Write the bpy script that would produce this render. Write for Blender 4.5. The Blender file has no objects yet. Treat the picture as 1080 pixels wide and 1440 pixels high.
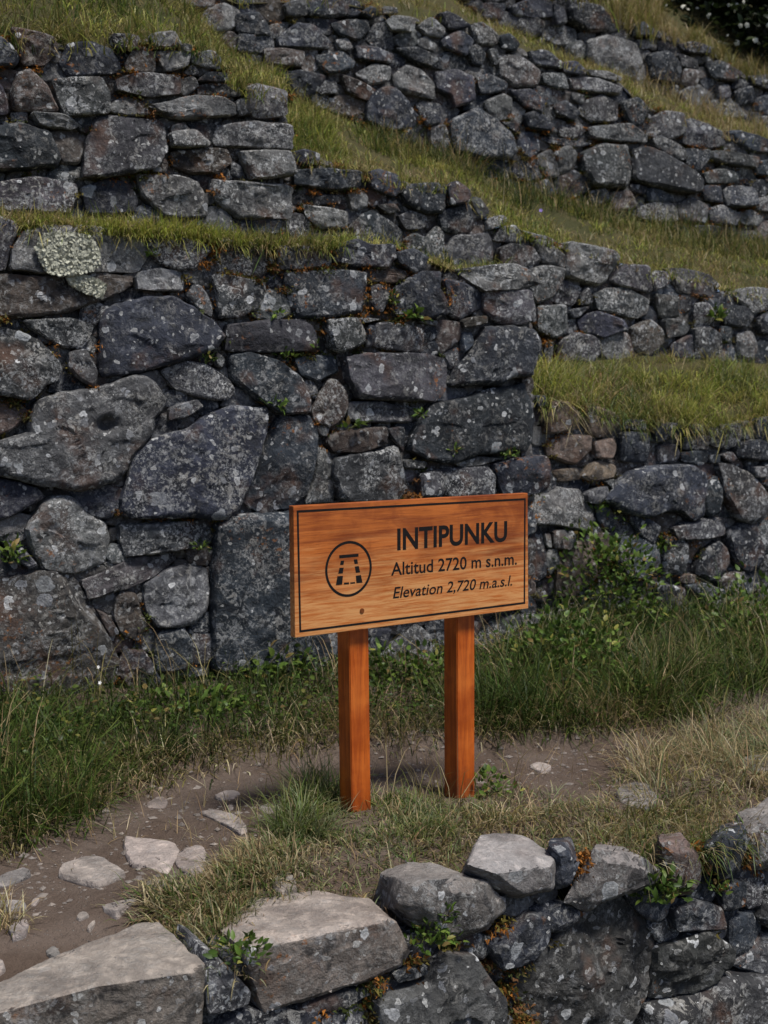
import bpy, bmesh, math, random
import numpy as np
from mathutils import Vector, Matrix
R = math.radians
SC = bpy.context.scene
COL = SC.collection

# ------------------------------------------------------------------ camera, sky, sun, exposure
EYE = 1.40                      # eye height over the path, metres
FPX, CX, CY = 1700.0, 540.0, 720.0
PITCH = math.atan((720 - 571) / FPX)
cam_d = bpy.data.cameras.new('camera')
cam = bpy.data.objects.new('camera', cam_d)
COL.objects.link(cam)
cam.location = (0, 0, EYE)
cam.rotation_euler = (math.pi / 2 - PITCH, 0, 0)
cam_d.sensor_fit = 'VERTICAL'
cam_d.sensor_height = 36.0
cam_d.lens = FPX / 1440 * 36.0
cam_d.clip_start, cam_d.clip_end = 0.05, 1500
cam_d.dof.use_dof = True
cam_d.dof.focus_distance = 3.9
cam_d.dof.aperture_fstop = 5.0
SC.camera = cam

SUN_EL, SUN_AZ = R(64), R(130)          # azimuth clockwise from +Y: behind the camera, to the right
w = bpy.data.worlds.new('World')
SC.world = w
w.use_nodes = True
nt = w.node_tree
sky = nt.nodes.new('ShaderNodeTexSky')
sky.sky_type = 'NISHITA'
sky.sun_disc = False
sky.sun_elevation = SUN_EL
sky.sun_rotation = SUN_AZ
sky.altitude = 2700
sky.air_density = 0.5
sky.dust_density = 9.0
sky.ozone_density = 0.2
bg = nt.nodes['Background']
bg.inputs['Strength'].default_value = 0.05
nt.links.new(sky.outputs['Color'], bg.inputs['Color'])
sl = bpy.data.lights.new('sun', 'SUN')
sl.energy = 1.5
sl.angle = R(12)
sl.color = (1.0, 0.965, 0.92)
sun = bpy.data.objects.new('sun', sl)
COL.objects.link(sun)
sv = Vector((math.sin(SUN_AZ) * math.cos(SUN_EL), math.cos(SUN_AZ) * math.cos(SUN_EL), math.sin(SUN_EL)))
sun.rotation_euler = (-sv).to_track_quat('-Z', 'Y').to_euler()
sun.location = (6, -10, 14)
SC.view_settings.view_transform = 'Standard'
SC.view_settings.look = 'None'
SC.view_settings.gamma = 1.0
SC.view_settings.exposure = 1.4
SC.render.engine = 'CYCLES'
SC.cycles.max_bounces = 6
SC.cycles.use_denoising = True

# ------------------------------------------------------------------ helpers
rng = np.random.default_rng(7)
random.seed(7)

def rays(x, y):
    x = np.asarray(x, float); y = np.asarray(y, float)
    a = (x - CX) / FPX; b = (CY - y) / FPX
    cp, sp = math.cos(PITCH), math.sin(PITCH)
    return np.stack([a, cp + b * sp, -sp + b * cp], -1)

def project(P):
    P = np.asarray(P, float) - np.array([0, 0, EYE])
    cp, sp = math.cos(PITCH), math.sin(PITCH)
    f = P[..., 1] * cp - P[..., 2] * sp
    u = P[..., 1] * sp + P[..., 2] * cp
    return CX + FPX * P[..., 0] / f, CY - FPX * u / f

class Plane:
    """a vertical wall face: c = distance where it crosses the view axis, yaw = how it recedes to the right"""
    def __init__(s, c, yaw):
        s.c, s.yaw = c, R(yaw)
        s.p0 = np.array([0, c, 0.0])
        s.d = np.array([math.cos(s.yaw), math.sin(s.yaw), 0])
        s.n = np.array([math.sin(s.yaw), -math.cos(s.yaw), 0])
    def at(s, x, y, h=0.0):
        d = rays(x, y)
        o = np.array([0, 0, EYE])
        t = ((s.p0 - o) @ s.n) / (d @ s.n)
        return o + d * t[..., None] + np.asarray(h)[..., None] * s.n

def on_z(x, y, z=0.0):
    d = rays(x, y)
    t = (np.asarray(z) - EYE) / d[..., 2]
    return np.array([0, 0, EYE]) + d * t[..., None]

def _hash(ix, iy, iz, seed):
    h = (ix.astype(np.uint32) * np.uint32(374761393) + iy.astype(np.uint32) * np.uint32(668265263)
         + iz.astype(np.uint32) * np.uint32(2246822519) + np.uint32(seed * 3266489 + 17))
    h = (h ^ (h >> np.uint32(13))) * np.uint32(1274126177)
    h = h ^ (h >> np.uint32(16))
    return h.astype(np.float64) / 4294967295.0 * 2 - 1

def vnoise(P, seed=0):
    P = np.asarray(P, float)
    i = np.floor(P).astype(np.int64); f = P - i
    f = f * f * (3 - 2 * f)
    r = 0
    for dx in (0, 1):
        wx = f[..., 0] if dx else 1 - f[..., 0]
        for dy in (0, 1):
            wy = f[..., 1] if dy else 1 - f[..., 1]
            for dz in (0, 1):
                wz = f[..., 2] if dz else 1 - f[..., 2]
                r = r + wx * wy * wz * _hash(i[..., 0] + dx, i[..., 1] + dy, i[..., 2] + dz, seed)
    return r

def fbm(P, octaves=3, seed=0):
    r, a, s = 0, 1.0, 1.0
    for k in range(octaves):
        r = r + a * vnoise(np.asarray(P) * s + 11.3 * k, seed + k)
        a *= 0.5; s *= 2.03
    return r

def mk_mesh(name, V, T, mat, smooth=True):
    V = np.ascontiguousarray(V, dtype=np.float32); T = np.ascontiguousarray(T, dtype=np.int32)
    m = bpy.data.meshes.new(name)
    m.vertices.add(len(V)); m.vertices.foreach_set('co', V.ravel())
    k = T.shape[1]
    m.loops.add(T.size); m.loops.foreach_set('vertex_index', T.ravel())
    m.polygons.add(len(T))
    m.polygons.foreach_set('loop_start', np.arange(0, T.size, k, dtype=np.int32))
    m.polygons.foreach_set('loop_total', np.full(len(T), k, dtype=np.int32))
    m.polygons.foreach_set('use_smooth', np.full(len(T), smooth, dtype=bool))
    m.materials.append(mat)
    m.update(calc_edges=True); m.validate()
    return m

def link(name, mesh, parent=None):
    o = bpy.data.objects.new(name, mesh)
    COL.objects.link(o)
    if parent is not None:
        o.parent = parent
        o.matrix_parent_inverse = Matrix.Translation(-Vector(parent.location)) if parent.type == 'EMPTY' else Matrix()
    return o

def tag(o, label=None, cat=None, group=None, kind=None):
    if label: o['label'] = label
    if cat: o['category'] = cat
    if group: o['group'] = group
    if kind: o['kind'] = kind
    return o

def empty(name, loc):
    o = bpy.data.objects.new(name, None)
    o.location = loc; o.empty_display_size = 0.2
    COL.objects.link(o)
    return o

def local_origin(o, c):
    """move an object's origin to c (world) without moving its geometry"""
    c = np.asarray(c, float)
    me = o.data
    co = np.empty(len(me.vertices) * 3, np.float32); me.vertices.foreach_get('co', co)
    co = co.reshape(-1, 3) - c.astype(np.float32)
    me.vertices.foreach_set('co', co.ravel()); me.update()
    o.location = c

def bm_obj(name, bm, mat, parent=None, smooth=False):
    me = bpy.data.meshes.new(name)
    bm.to_mesh(me); bm.free()
    for p in me.polygons: p.use_smooth = smooth
    me.materials.append(mat)
    return link(name, me, parent)

# ------------------------------------------------------------------ materials
def new_mat(name):
    m = bpy.data.materials.new(name); m.use_nodes = True
    nt = m.node_tree
    return m, nt, nt.nodes['Principled BSDF']

class NB:
    def __init__(s, nt): s.nt = nt
    def n(s, t, **kw):
        n = s.nt.nodes.new(t)
        for k, v in kw.items():
            if k.startswith('i_'): n.inputs[k[2:]].default_value = v
            else: setattr(n, k, v)
        return n
    def l(s, a, b): s.nt.links.new(a, b)
    def noise(s, vec, scale, detail=4, rough=.55, dist=0.0):
        n = s.n('ShaderNodeTexNoise'); n.inputs['Scale'].default_value = scale
        n.inputs['Detail'].default_value = detail; n.inputs['Roughness'].default_value = rough
        n.inputs['Distortion'].default_value = dist
        s.l(vec, n.inputs['Vector']); return n.outputs['Fac']
    def ramp(s, fac, a, b, ca=0.0, cb=1.0):
        n = s.n('ShaderNodeMapRange', clamp=True, interpolation_type='SMOOTHSTEP')
        n.inputs['From Min'].default_value = a; n.inputs['From Max'].default_value = b
        n.inputs['To Min'].default_value = ca; n.inputs['To Max'].default_value = cb
        s.l(fac, n.inputs['Value']); return n.outputs['Result']
    def math(s, op, a, b=None, clamp=False):
        n = s.n('ShaderNodeMath', operation=op, use_clamp=clamp)
        for i, v in enumerate((a, b)):
            if v is None: continue
            if isinstance(v, (int, float)): n.inputs[i].default_value = v
            else: s.l(v, n.inputs[i])
        return n.outputs[0]
    def mix(s, fac, a, b, blend='MIX'):
        n = s.n('ShaderNodeMix', data_type='RGBA', blend_type=blend)
        n.clamp_factor = True
        for sock, v in ((n.inputs[0], fac), (n.inputs[6], a), (n.inputs[7], b)):
            if isinstance(v, (int, float)): sock.default_value = v
            elif isinstance(v, tuple): sock.default_value = (*v, 1) if len(v) == 3 else v
            else: s.l(v, sock)
        return n.outputs[2]

def stone_material(name, spot_amt=1.0, pepper=1.0, rust=1.0, film=.72, gain=1.0):
    m, nt, p = new_mat(name); b = NB(nt)
    pos = b.n('ShaderNodeNewGeometry').outputs['Position']
    oi = b.n('ShaderNodeObjectInfo')
    # shift the pattern per stone, so neighbours do not share it
    sh = b.n('ShaderNodeVectorMath', operation='SCALE'); sh.inputs[0].default_value = (37.1, 19.7, 53.3)
    b.l(oi.outputs['Random'], sh.inputs['Scale'])
    ad = b.n('ShaderNodeVectorMath', operation='ADD'); b.l(pos, ad.inputs[0]); b.l(sh.outputs[0], ad.inputs[1])
    v = ad.outputs[0]
    dn = b.n('ShaderNodeTexNoise'); dn.inputs['Scale'].default_value = 22; dn.inputs['Detail'].default_value = 3
    b.l(v, dn.inputs['Vector'])
    ds = b.n('ShaderNodeVectorMath', operation='MULTIPLY_ADD'); ds.inputs[1].default_value = (.060, .060, .060)
    b.l(dn.outputs['Color'], ds.inputs[0]); b.l(v, ds.inputs[2])
    vd = ds.outputs[0]
    alpha = oi.outputs['Alpha']
    lo = b.noise(v, 5.5, 5, .6, .4)
    mid = b.noise(v, 26, 6, .65, .3)
    fine = b.noise(v, 110, 4, .7)
    base = b.mix(1.0, oi.outputs['Color'], (gain, gain, gain), 'MULTIPLY')
    base = b.mix(b.ramp(lo, .35, .68), base, (0.55, 0.54, 0.54), 'MULTIPLY')
    base = b.mix(b.math('MULTIPLY', b.ramp(mid, .46, .68), .6), base, (1.9, 1.85, 1.8), 'MULTIPLY')
    # dark biofilm
    dark = b.ramp(b.noise(v, 9, 6, .7, .8), .50, .62)
    base = b.mix(b.math('MULTIPLY', dark, film), base, (0.014, 0.015, 0.018))
    # brown iron stain
    ru = b.math('MULTIPLY', b.ramp(b.noise(v, 4.2, 4, .6), .54, .70), .6 * rust)
    base = b.mix(ru, base, (0.125, 0.068, 0.045))
    # lichen crust: irregular blotches and a grainy cover
    area = b.ramp(b.noise(v, 6.5, 4, .6, .5), .43, .57)
    blo = b.ramp(b.noise(v, 26, 6, .70, 1.2), .515, .56)
    blo = b.math('MULTIPLY', b.math('MULTIPLY', blo, b.ramp(b.noise(v, 11, 3, .6), .42, .58)), b.ramp(alpha, 0, 1, .25, 1.0))
    blo = b.math('MULTIPLY', blo, b.ramp(fine, .30, .55, .45, 1.0))
    base = b.mix(b.math('MULTIPLY', blo, .85 * pepper, True), base, b.mix(b.ramp(lo, .4, .6), (0.36, 0.37, 0.38), (0.43, 0.415, 0.38)))
    pep = b.ramp(b.noise(v, 70, 5, .78, .6), .50, .58)
    crust = b.math('MULTIPLY', b.math('MULTIPLY', area, pep), alpha)
    base = b.mix(b.math('MULTIPLY', b.math('MULTIPLY', crust, b.ramp(alpha, .2, 1.0, .45, 1.0)), pepper, True), base, (0.56, 0.565, 0.555))
    # round lichen spots: few large, some middling, fine specks in places
    spot_h = None
    for sc, lo_, thr, amt, colr in ((7.5, .70, .30, .85, (0.44, 0.46, 0.47)), (17, .62, .38, 1.0, (0.64, 0.65, 0.65)), (42, .60, .46, .9, (0.58, 0.58, 0.56))):
        vo = b.n('ShaderNodeTexVoronoi', feature='F1'); vo.inputs['Scale'].default_value = sc
        b.l(vd, vo.inputs['Vector'])
        sep = b.n('ShaderNodeSeparateColor'); b.l(vo.outputs['Color'], sep.inputs[0])
        rad = b.ramp(sep.outputs[0], lo_, 1.0, 0.0, thr)
        df = b.math('SUBTRACT', rad, vo.outputs['Distance'])
        mk = b.math('MULTIPLY', b.ramp(df, 0.0, .03), b.ramp(df, .02, .16, 1.0, .72))
        rough = b.ramp(b.noise(v, 120, 4, .7), .36, .54, .55, 1.0)
        mk = b.math('MULTIPLY', b.math('MULTIPLY', mk, rough), amt * spot_amt)
        mk = b.math('MULTIPLY', mk, b.ramp(sep.outputs[2], .1, .6, .4, 1.0))
        tint = b.mix(b.ramp(sep.outputs[1], .35, 1.0), colr, (0.25, 0.26, 0.28))
        base = b.mix(mk, base, tint)
        spot_h = mk if spot_h is None else b.math('ADD', spot_h, mk)
    # small orange lichen
    orr = b.math('MULTIPLY', b.ramp(b.noise(v, 3.1, 3, .5), .58, .68), b.ramp(b.noise(v, 34, 4, .7), .57, .64))
    base = b.mix(b.math('MULTIPLY', orr, .8 * rust), base, (0.28, 0.11, 0.03))
    b.l(base, p.inputs['Base Color'])
    p.inputs['Roughness'].default_value = .82
    p.inputs['Specular IOR Level'].default_value = .3
    h = b.math('ADD', b.math('MULTIPLY', mid, 1.0), b.math('MULTIPLY', fine, .35))
    h = b.math('ADD', h, b.math('MULTIPLY', b.math('ADD', crust, blo), .22))
    h = b.math('ADD', h, b.math('MULTIPLY', spot_h, .10))
    bp = b.n('ShaderNodeBump'); bp.inputs['Strength'].default_value = .75; bp.inputs['Distance'].default_value = .022
    b.l(h, bp.inputs['Height']); b.l(bp.outputs[0], p.inputs['Normal'])
    return m

def soil_material(name, c1, c2, scale=9, bump=.6, grit=(0.30, 0.26, 0.22), gritamt=.5):
    m, nt, p = new_mat(name); b = NB(nt)
    pos = b.n('ShaderNodeNewGeometry').outputs['Position']
    n1 = b.noise(pos, scale * .35, 5, .6, .5); n2 = b.noise(pos, scale * 4, 6, .7); n3 = b.noise(pos, scale * 20, 3, .6)
    c = b.mix(b.ramp(n1, .35, .65), c1, c2)
    c = b.mix(b.math('MULTIPLY', b.ramp(n2, .45, .7), .5), c, (0.6, 0.6, 0.6), 'MULTIPLY')
    vo = b.n('ShaderNodeTexVoronoi'); vo.inputs['Scale'].default_value = scale * 9; b.l(pos, vo.inputs['Vector'])
    g = b.math('MULTIPLY', b.ramp(b.math('SUBTRACT', b.ramp(n1, .3, .7, .05, .22), vo.outputs['Distance']), 0, .05), gritamt)
    c = b.mix(g, c, grit)
    b.l(c, p.inputs['Base Color']); p.inputs['Roughness'].default_value = .95
    p.inputs['Specular IOR Level'].default_value = .15
    h = b.math('ADD', n2, b.math('MULTIPLY', n3, .4)); h = b.math('ADD', h, b.math('MULTIPLY', g, .6))
    bp = b.n('ShaderNodeBump'); bp.inputs['Strength'].default_value = bump; bp.inputs['Distance'].default_value = .02
    b.l(h, bp.inputs['Height']); b.l(bp.outputs[0], p.inputs['Normal'])
    return m

def leaf_material(name, trans=.35, rough=.55):
    """colour comes from a per-blade attribute"""
    m, nt, p = new_mat(name); b = NB(nt)
    at = b.n('ShaderNodeAttribute', attribute_name='tint')
    b.l(at.outputs['Color'], p.inputs['Base Color'])
    p.inputs['Roughness'].default_value = rough; p.inputs['Specular IOR Level'].default_value = .25
    tr = b.n('ShaderNodeBsdfTranslucent'); b.l(at.outputs['Color'], tr.inputs['Color'])
    mx = b.n('ShaderNodeMixShader'); mx.inputs[0].default_value = trans
    b.l(p.outputs[0], mx.inputs[1]); b.l(tr.outputs[0], mx.inputs[2])
    b.l(mx.outputs[0], nt.nodes['Material Output'].inputs['Surface'])
    return m

def wood_material(name, c_dark, c_mid, c_pale, pale_amt, along='X', gloss=.42):
    m, nt, p = new_mat(name); b = NB(nt)
    tc = b.n('ShaderNodeTexCoord').outputs['Object']
    mp = b.n('ShaderNodeMapping')
    mp.inputs['Scale'].default_value = {'X': (1.5, 26, 30), 'Z': (26, 26, 1.6)}[along]
    b.l(tc, mp.inputs['Vector']); v = mp.outputs[0]
    g1 = b.noise(v, 1.1, 6, .65, .7); g2 = b.noise(v, 4.5, 6, .72, .3); g3 = b.noise(v, 12, 4, .75)
    blot = b.noise(tc, 5.5, 4, .55, .3)
    c = b.mix(b.ramp(b.math('ADD', b.math('MULTIPLY', g1, .6), b.math('MULTIPLY', blot, .4)), .36, .60), c_dark, c_mid)
    c = b.mix(b.math('MULTIPLY', b.ramp(g2, .50, .64), .55), c, c_dark)
    c = b.mix(b.math('MULTIPLY', b.ramp(b.noise(tc, 7, 5, .6, .8), .50, .66), .5), c, c_dark)
    if along == 'X':
        sp = b.n('ShaderNodeSeparateXYZ'); b.l(tc, sp.inputs[0])
        # varnish has worn off towards the lower edge
        hz = b.ramp(b.math('ADD', sp.outputs[1], b.math('MULTIPLY', b.math('SUBTRACT', b.noise(v, 2.2, 4, .6, .5), .5), .55)), .34, .03)
        c = b.mix(b.math('MULTIPLY', hz, pale_amt), c, b.mix(b.ramp(g2, .4, .65), c_pale, c_mid))
    else:
        c = b.mix(b.math('MULTIPLY', b.ramp(blot, .5, .75), pale_amt), c, c_pale)
        # mud splashed up from the ground
        sp = b.n('ShaderNodeSeparateXYZ'); b.l(tc, sp.inputs[0])
        mud = b.math('MULTIPLY', b.ramp(b.math('ADD', sp.outputs[2], b.math('MULTIPLY', b.math('SUBTRACT', b.noise(tc, 30, 5, .7), .5), .30)),   .34, .20), .4)
        c = b.mix(mud, c, (.075, .042, .026))
    c = b.mix(b.math('MULTIPLY', b.ramp(g3, .58, .72), .35), c, (0.5, 0.42, 0.4), 'MULTIPLY')
    b.l(c, p.inputs['Base Color'])
    p.inputs['Roughness'].default_value = gloss; p.inputs['Specular IOR Level'].default_value = .4
    b.l(b.ramp(blot, .3, .7, gloss - .08, gloss + .16), p.inputs['Roughness'])
    bp = b.n('ShaderNodeBump'); bp.inputs['Strength'].default_value = .22; bp.inputs['Distance'].default_value = .004
    b.l(b.math('ADD', g2, b.math('MULTIPLY', g3, .5)), bp.inputs['Height']); b.l(bp.outputs[0], p.inputs['Normal'])
    return m

def plain_material(name, c, rough=.7):
    m, nt, p = new_mat(name); b = NB(nt)
    tc = b.n('ShaderNodeTexCoord').outputs['Object']
    n = b.noise(tc, 60, 4, .6)
    b.l(b.mix(b.ramp(n, .35, .7), c, tuple(k * 1.25 for k in c)), p.inputs['Base Color'])
    p.inputs['Roughness'].default_value = rough; p.inputs['Specular IOR Level'].default_value = .12
    return m

M_STONE = stone_material('lichened_stone')
M_SLAB = stone_material('worn_toplit_stone', .15, .45, .35, .12, 1.9)  # foot wear plus painted top light on capstones; plain pale on loose stones
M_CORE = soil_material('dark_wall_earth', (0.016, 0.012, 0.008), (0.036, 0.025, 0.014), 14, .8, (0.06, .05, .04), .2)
M_PATH = soil_material('trodden_brown_earth', (0.120, 0.086, 0.066), (0.170, 0.130, 0.105), 8, 1.0, (0.26, 0.23, 0.20), .8)
M_TURF = soil_material('turf_soil', (0.055, 0.055, 0.022), (0.085, 0.070, 0.032), 8, .7, (0.12, .11, .05), .3)
M_GRASS = leaf_material('grass_blades')
M_LEAF = leaf_material('herb_leaves', .25, .45)
M_MOSS = leaf_material('moss_tufts', .15, .8)

# ------------------------------------------------------------------ the stones, wall by wall: tone and outline as measured on the photograph
# (each outline is carried onto its wall's own plane and becomes a solid stone there)
# tone: d dark slate, g grey, p pale lichened, b brown
WALL_A = """
g 0,308 18,314 25,322 14,345 7,375 0,380 -30,376 -40,320
p 30,328 60,318 130,318 200,330 208,350 207,368 195,381 60,384 14,378 20,350
b -30,392 0,385 60,390 120,384 185,388 187,402 150,420 100,437 30,446 -28,442
g 211,330 247,331 300,349 286,362 275,378 253,379 224,366 213,352
g 311,334 353,340 384,351 381,384 364,392 333,387 299,376 308,349
p 193,390 200,382 224,379 260,383 256,408 196,406
g 298,389 315,388 371,398 370,420 360,433 338,444 307,447 307,413
g 275,400 284,402 298,429 297,444 282,435 264,415
d 144,442 160,431 207,418 240,417 255,424 271,433 298,453 314,475 304,489 267,504 222,515 200,522 144,529
k 320,457 380,452 423,450 441,468 445,494 380,494 320,493
g 33,451 100,449 131,458 124,476 111,489 87,486 62,473
g -20,462 0,463 22,466 51,478 69,493 86,518 78,534 60,541 40,560 0,553 -25,550
g 98,497 118,491 127,507 136,524 131,542 115,535 97,515
b -25,566 0,569 27,569 40,582 20,600 0,609 -25,612
G 44,587 53,564 89,553 127,549 155,542 178,531 196,529 218,542 231,558 229,576 213,589 207,616 184,642 160,676 111,689 78,684 40,676 0,667 -20,650 -20,625 0,620 44,607
d -25,672 0,676 24,678 53,689 58,700 24,720 0,730 -25,735
p 58,711 73,700 100,700 122,722 150,736 157,758 150,792 106,806 64,800 47,775 36,744
g 6,764 25,767 50,792 39,797 19,783
B -30,822 0,817 17,814 61,806 97,806 111,825 150,892 169,930 167,964 83,992 0,1008 -40,1010
g 169,738 226,737 283,733 299,750 292,767 233,776 178,783 171,764
g 119,817 144,808 181,787 250,779 253,789 222,811 178,828 125,843
b 167,842 178,833 194,839 197,861 207,878 194,900 172,889 164,864
b 136,858 150,864 167,889 156,894
g 206,825 239,803 278,793 292,803 294,831 289,861 264,878 222,880 208,856
d 222,892 256,883 268,900 269,940 218,944
g 272,892 299,894 295,930 274,932
g 230,522 263,509 291,516 319,533 330,549 316,563 288,559 249,547 236,533
g 241,574 274,563 284,572 261,585 238,590
d 324,502 347,495 391,508 416,527 430,547 434,580 391,581 363,561 330,536
D 188,640 216,619 263,605 297,583 330,573 372,575 372,597 358,652 338,697 319,730 263,725 199,728 171,724 169,704 178,682
d 391,585 444,588 447,613 441,658 430,697 402,713 369,720 342,702 358,669 374,630
D 305,742 322,727 402,724 474,728 476,940 430,966 300,942 300,860
d 415,505 437,501 474,501 477,523 461,528 448,536 424,526
g 430,534 441,533 447,550 444,560 435,556
b 463,535 474,537 487,550 488,569 480,591 469,604 444,591 440,578 448,561 457,549
g 446,599 463,600 461,613 450,611
p 446,628 463,635 468,656 472,691 469,704 430,706 444,674
g 486,504 513,498 600,499 631,504 632,522 624,553 609,564 548,561 504,561 491,528
g 493,566 530,566 561,571 593,574 591,588 574,594 493,592
b 467,609 543,600 543,624 504,636 470,634 462,623
d 545,604 568,601 568,637 561,626
g 469,645 489,640 533,635 559,627 566,655 578,690 565,706 480,704 468,668
p 568,646 598,650 594,658 569,657
d 591,594 609,569 658,561 686,549 723,544 737,540 741,553 754,589 749,618 739,636 674,637 641,650 601,645 578,634 580,618
p 641,652 674,643 711,645 678,653 650,656
d 697,655 723,647 764,642 769,661 764,689 735,695 707,693
g 623,661 686,657 697,671 692,697 627,699
g 591,668 620,662 621,694 593,697
g 391,347 423,347 458,351 469,363 463,374 423,377 393,377
d 400,384 480,381 513,384 512,398 506,439 458,446 417,448 408,424
d 471,354 491,340 506,337 521,345 550,344 552,363 541,376 491,372 476,368
d 555,356 580,352 598,363 593,378 582,384 573,377 561,369
b 517,384 521,378 565,380 574,389 558,397 517,395
g 524,404 534,401 549,408 547,418 534,439 523,427
g 513,406 519,404 519,431 510,433
d 554,409 562,402 589,383 613,385 613,407 624,424 624,444 593,448 552,441
d 622,392 656,400 682,411 680,433 647,447 627,438 629,418
p 644,379 702,373 724,372 747,383 753,400 724,407 682,408 671,400
g 684,418 687,411 742,409 749,433 750,451 724,457 704,453 684,438
g 457,452 499,448 508,470 508,481 476,495 465,490 460,468
p 503,447 536,449 510,454
d 517,458 528,458 526,484 515,487
g 530,456 547,454 580,460 596,461 593,493 573,494 530,487
b 618,450 649,454 649,473 624,498 619,484
d 651,470 664,468 667,482 653,496
b 650,450 682,444 682,454 653,460
p 589,452 616,450 616,458
d 680,463 716,459 747,463 758,484 747,516 742,529 716,530 702,540 636,542 644,518 667,491
d 519,888 549,885 543,908 522,920
g 558,905 587,878 608,899 620,926 593,944 561,952 534,922
g 667,893 712,867 747,864 753,876 727,896 679,917 667,914
g 306,496 316,505 313,517 305,512
"""
WALL_D = """
d -30,50 0,56 14,67 25,81 22,92 0,92 -30,95
b 17,40 42,44 75,53 81,67 64,89 33,89 25,67
d 97,62 133,59 156,70 172,101 97,106 86,89
b 25,103 42,99 64,123 81,156 22,153 17,131
g 72,114 139,112 150,131 151,159 92,162 81,137
d -20,110 0,120 8,145 8,159 0,160 -25,160
d 17,157 39,157 39,171 19,170
p 44,159 92,164 110,176 100,182 58,176
d -40,182 0,178 33,176 67,187 83,220 78,234 0,238 -40,240
g 136,167 161,163 231,170 233,209 214,237 150,248 117,248 122,203
g -40,258 0,256 50,249 103,259 107,270 97,298 0,298 -40,300
d 117,264 150,253 181,259 192,278 189,298 125,300
p 193,246 250,248 278,256 292,278 289,304 231,302 203,276
g 158,48 194,51 192,67 164,67
b 178,89 194,63 217,73 217,101 181,101
p 214,48 244,45 254,64 219,66
p 219,71 267,74 261,92 236,99
g 257,62 269,64 270,74 258,72
p 272,76 300,71 310,81 308,96 272,87
g 258,101 272,91 281,103 264,106
g 164,112 194,104 250,107 251,131 206,135 167,126
p 256,112 272,109 279,120 261,134 255,128
d 278,114 292,103 317,103 319,115
g 281,120 297,116 339,123 339,134 281,132
p 211,148 267,137 311,136 331,148 329,162 250,167 217,156
p 160,145 178,135 200,145 211,159 178,162 158,156
p 347,124 361,119 400,131 401,162 361,164 350,153
g 333,142 347,138 354,157 336,162
p 303,177 356,172 406,177 408,212 356,206 304,203
p 239,188 272,185 293,201 289,206 244,206
d 242,177 258,174 268,183 241,186
b 243,212 317,209 325,226 306,242 269,242 244,231
p 339,213 403,215 412,245 356,252 344,228
d 328,226 341,234 346,251 328,245
p 300,252 408,263 410,306 339,306 311,287 297,264
b 228,214 236,231 233,242 214,240
"""
WALL_C = """
d 411,214 429,211 448,216 449,230 420,228
d 413,239 456,239 504,241 502,263 473,266 416,259
d 414,272 476,274 476,286 418,286
p 429,289 489,297 489,319 449,319 431,303
p 493,273 507,267 518,277 516,290 498,294
d 522,242 531,239 556,248 560,259 553,276 524,263
g 529,289 553,288 560,297 547,300
d 511,302 524,297 547,310 567,323 566,345 520,348 498,334 498,317
d 567,272 576,261 616,258 624,270 622,297 598,299 573,286
g 562,304 578,297 600,304 596,319 573,321
g 571,338 584,329 600,337 613,319 623,328 624,368 596,366 576,350
d 629,264 642,256 658,270 656,283 631,289
d 620,298 660,287 664,319 656,328 624,323
g 664,277 676,279 689,297 684,306 676,304
p 687,309 709,302 716,310 689,323
g 698,337 707,320 724,317 737,332 733,339
g 640,333 684,329 689,341 689,368 644,378 627,362
g 704,351 718,344 747,349 758,366 742,379 707,372
p 753,340 762,338 793,360 793,374 764,366
p 733,322 769,332 800,346 798,352 756,335
p 796,387 801,340 829,346 860,353 868,364 851,394 840,401 812,392
g 738,383 762,375 790,379 789,392 773,418 751,426 740,410
g 777,420 792,394 820,405 809,427
g 820,413 827,405 834,426 818,428
g 754,432 794,430 796,464 781,474 755,463
d 801,437 829,431 814,444 805,448
d 815,451 838,439 870,451 877,464 846,475 820,463
g 836,414 859,406 884,407 913,422 910,440 894,446 840,435
g 862,395 875,374 912,375 915,409 896,407 870,400
g 918,388 925,382 936,383 941,397 921,409
g 788,484 810,469 840,476 847,492 833,510 786,508
p 768,483 779,481 775,512 766,505
g 923,415 936,416 952,420 954,444 930,445
g 945,378 961,377 999,386 1015,399 1006,416 961,412 950,396
g 976,428 991,427 1002,444 991,460 978,457
d 990,420 1010,421 1011,436 1000,439
p 1028,412 1061,405 1095,410 1095,428 1058,440 1047,427
d 1015,441 1028,431 1052,434 1057,446 1047,460 1021,455
b 891,460 915,451 932,466 934,481 913,500 893,492
g 934,450 958,451 971,460 961,470 937,473
d 945,485 973,471 976,498 961,506 947,500
g 975,465 991,461 1010,470 1013,488 1006,510 978,508
d 1011,460 1028,460 1027,484 1014,476
p 1039,470 1058,468 1065,484 1060,505 1041,500
d 1065,449 1085,436 1085,470 1068,468
"""
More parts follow.
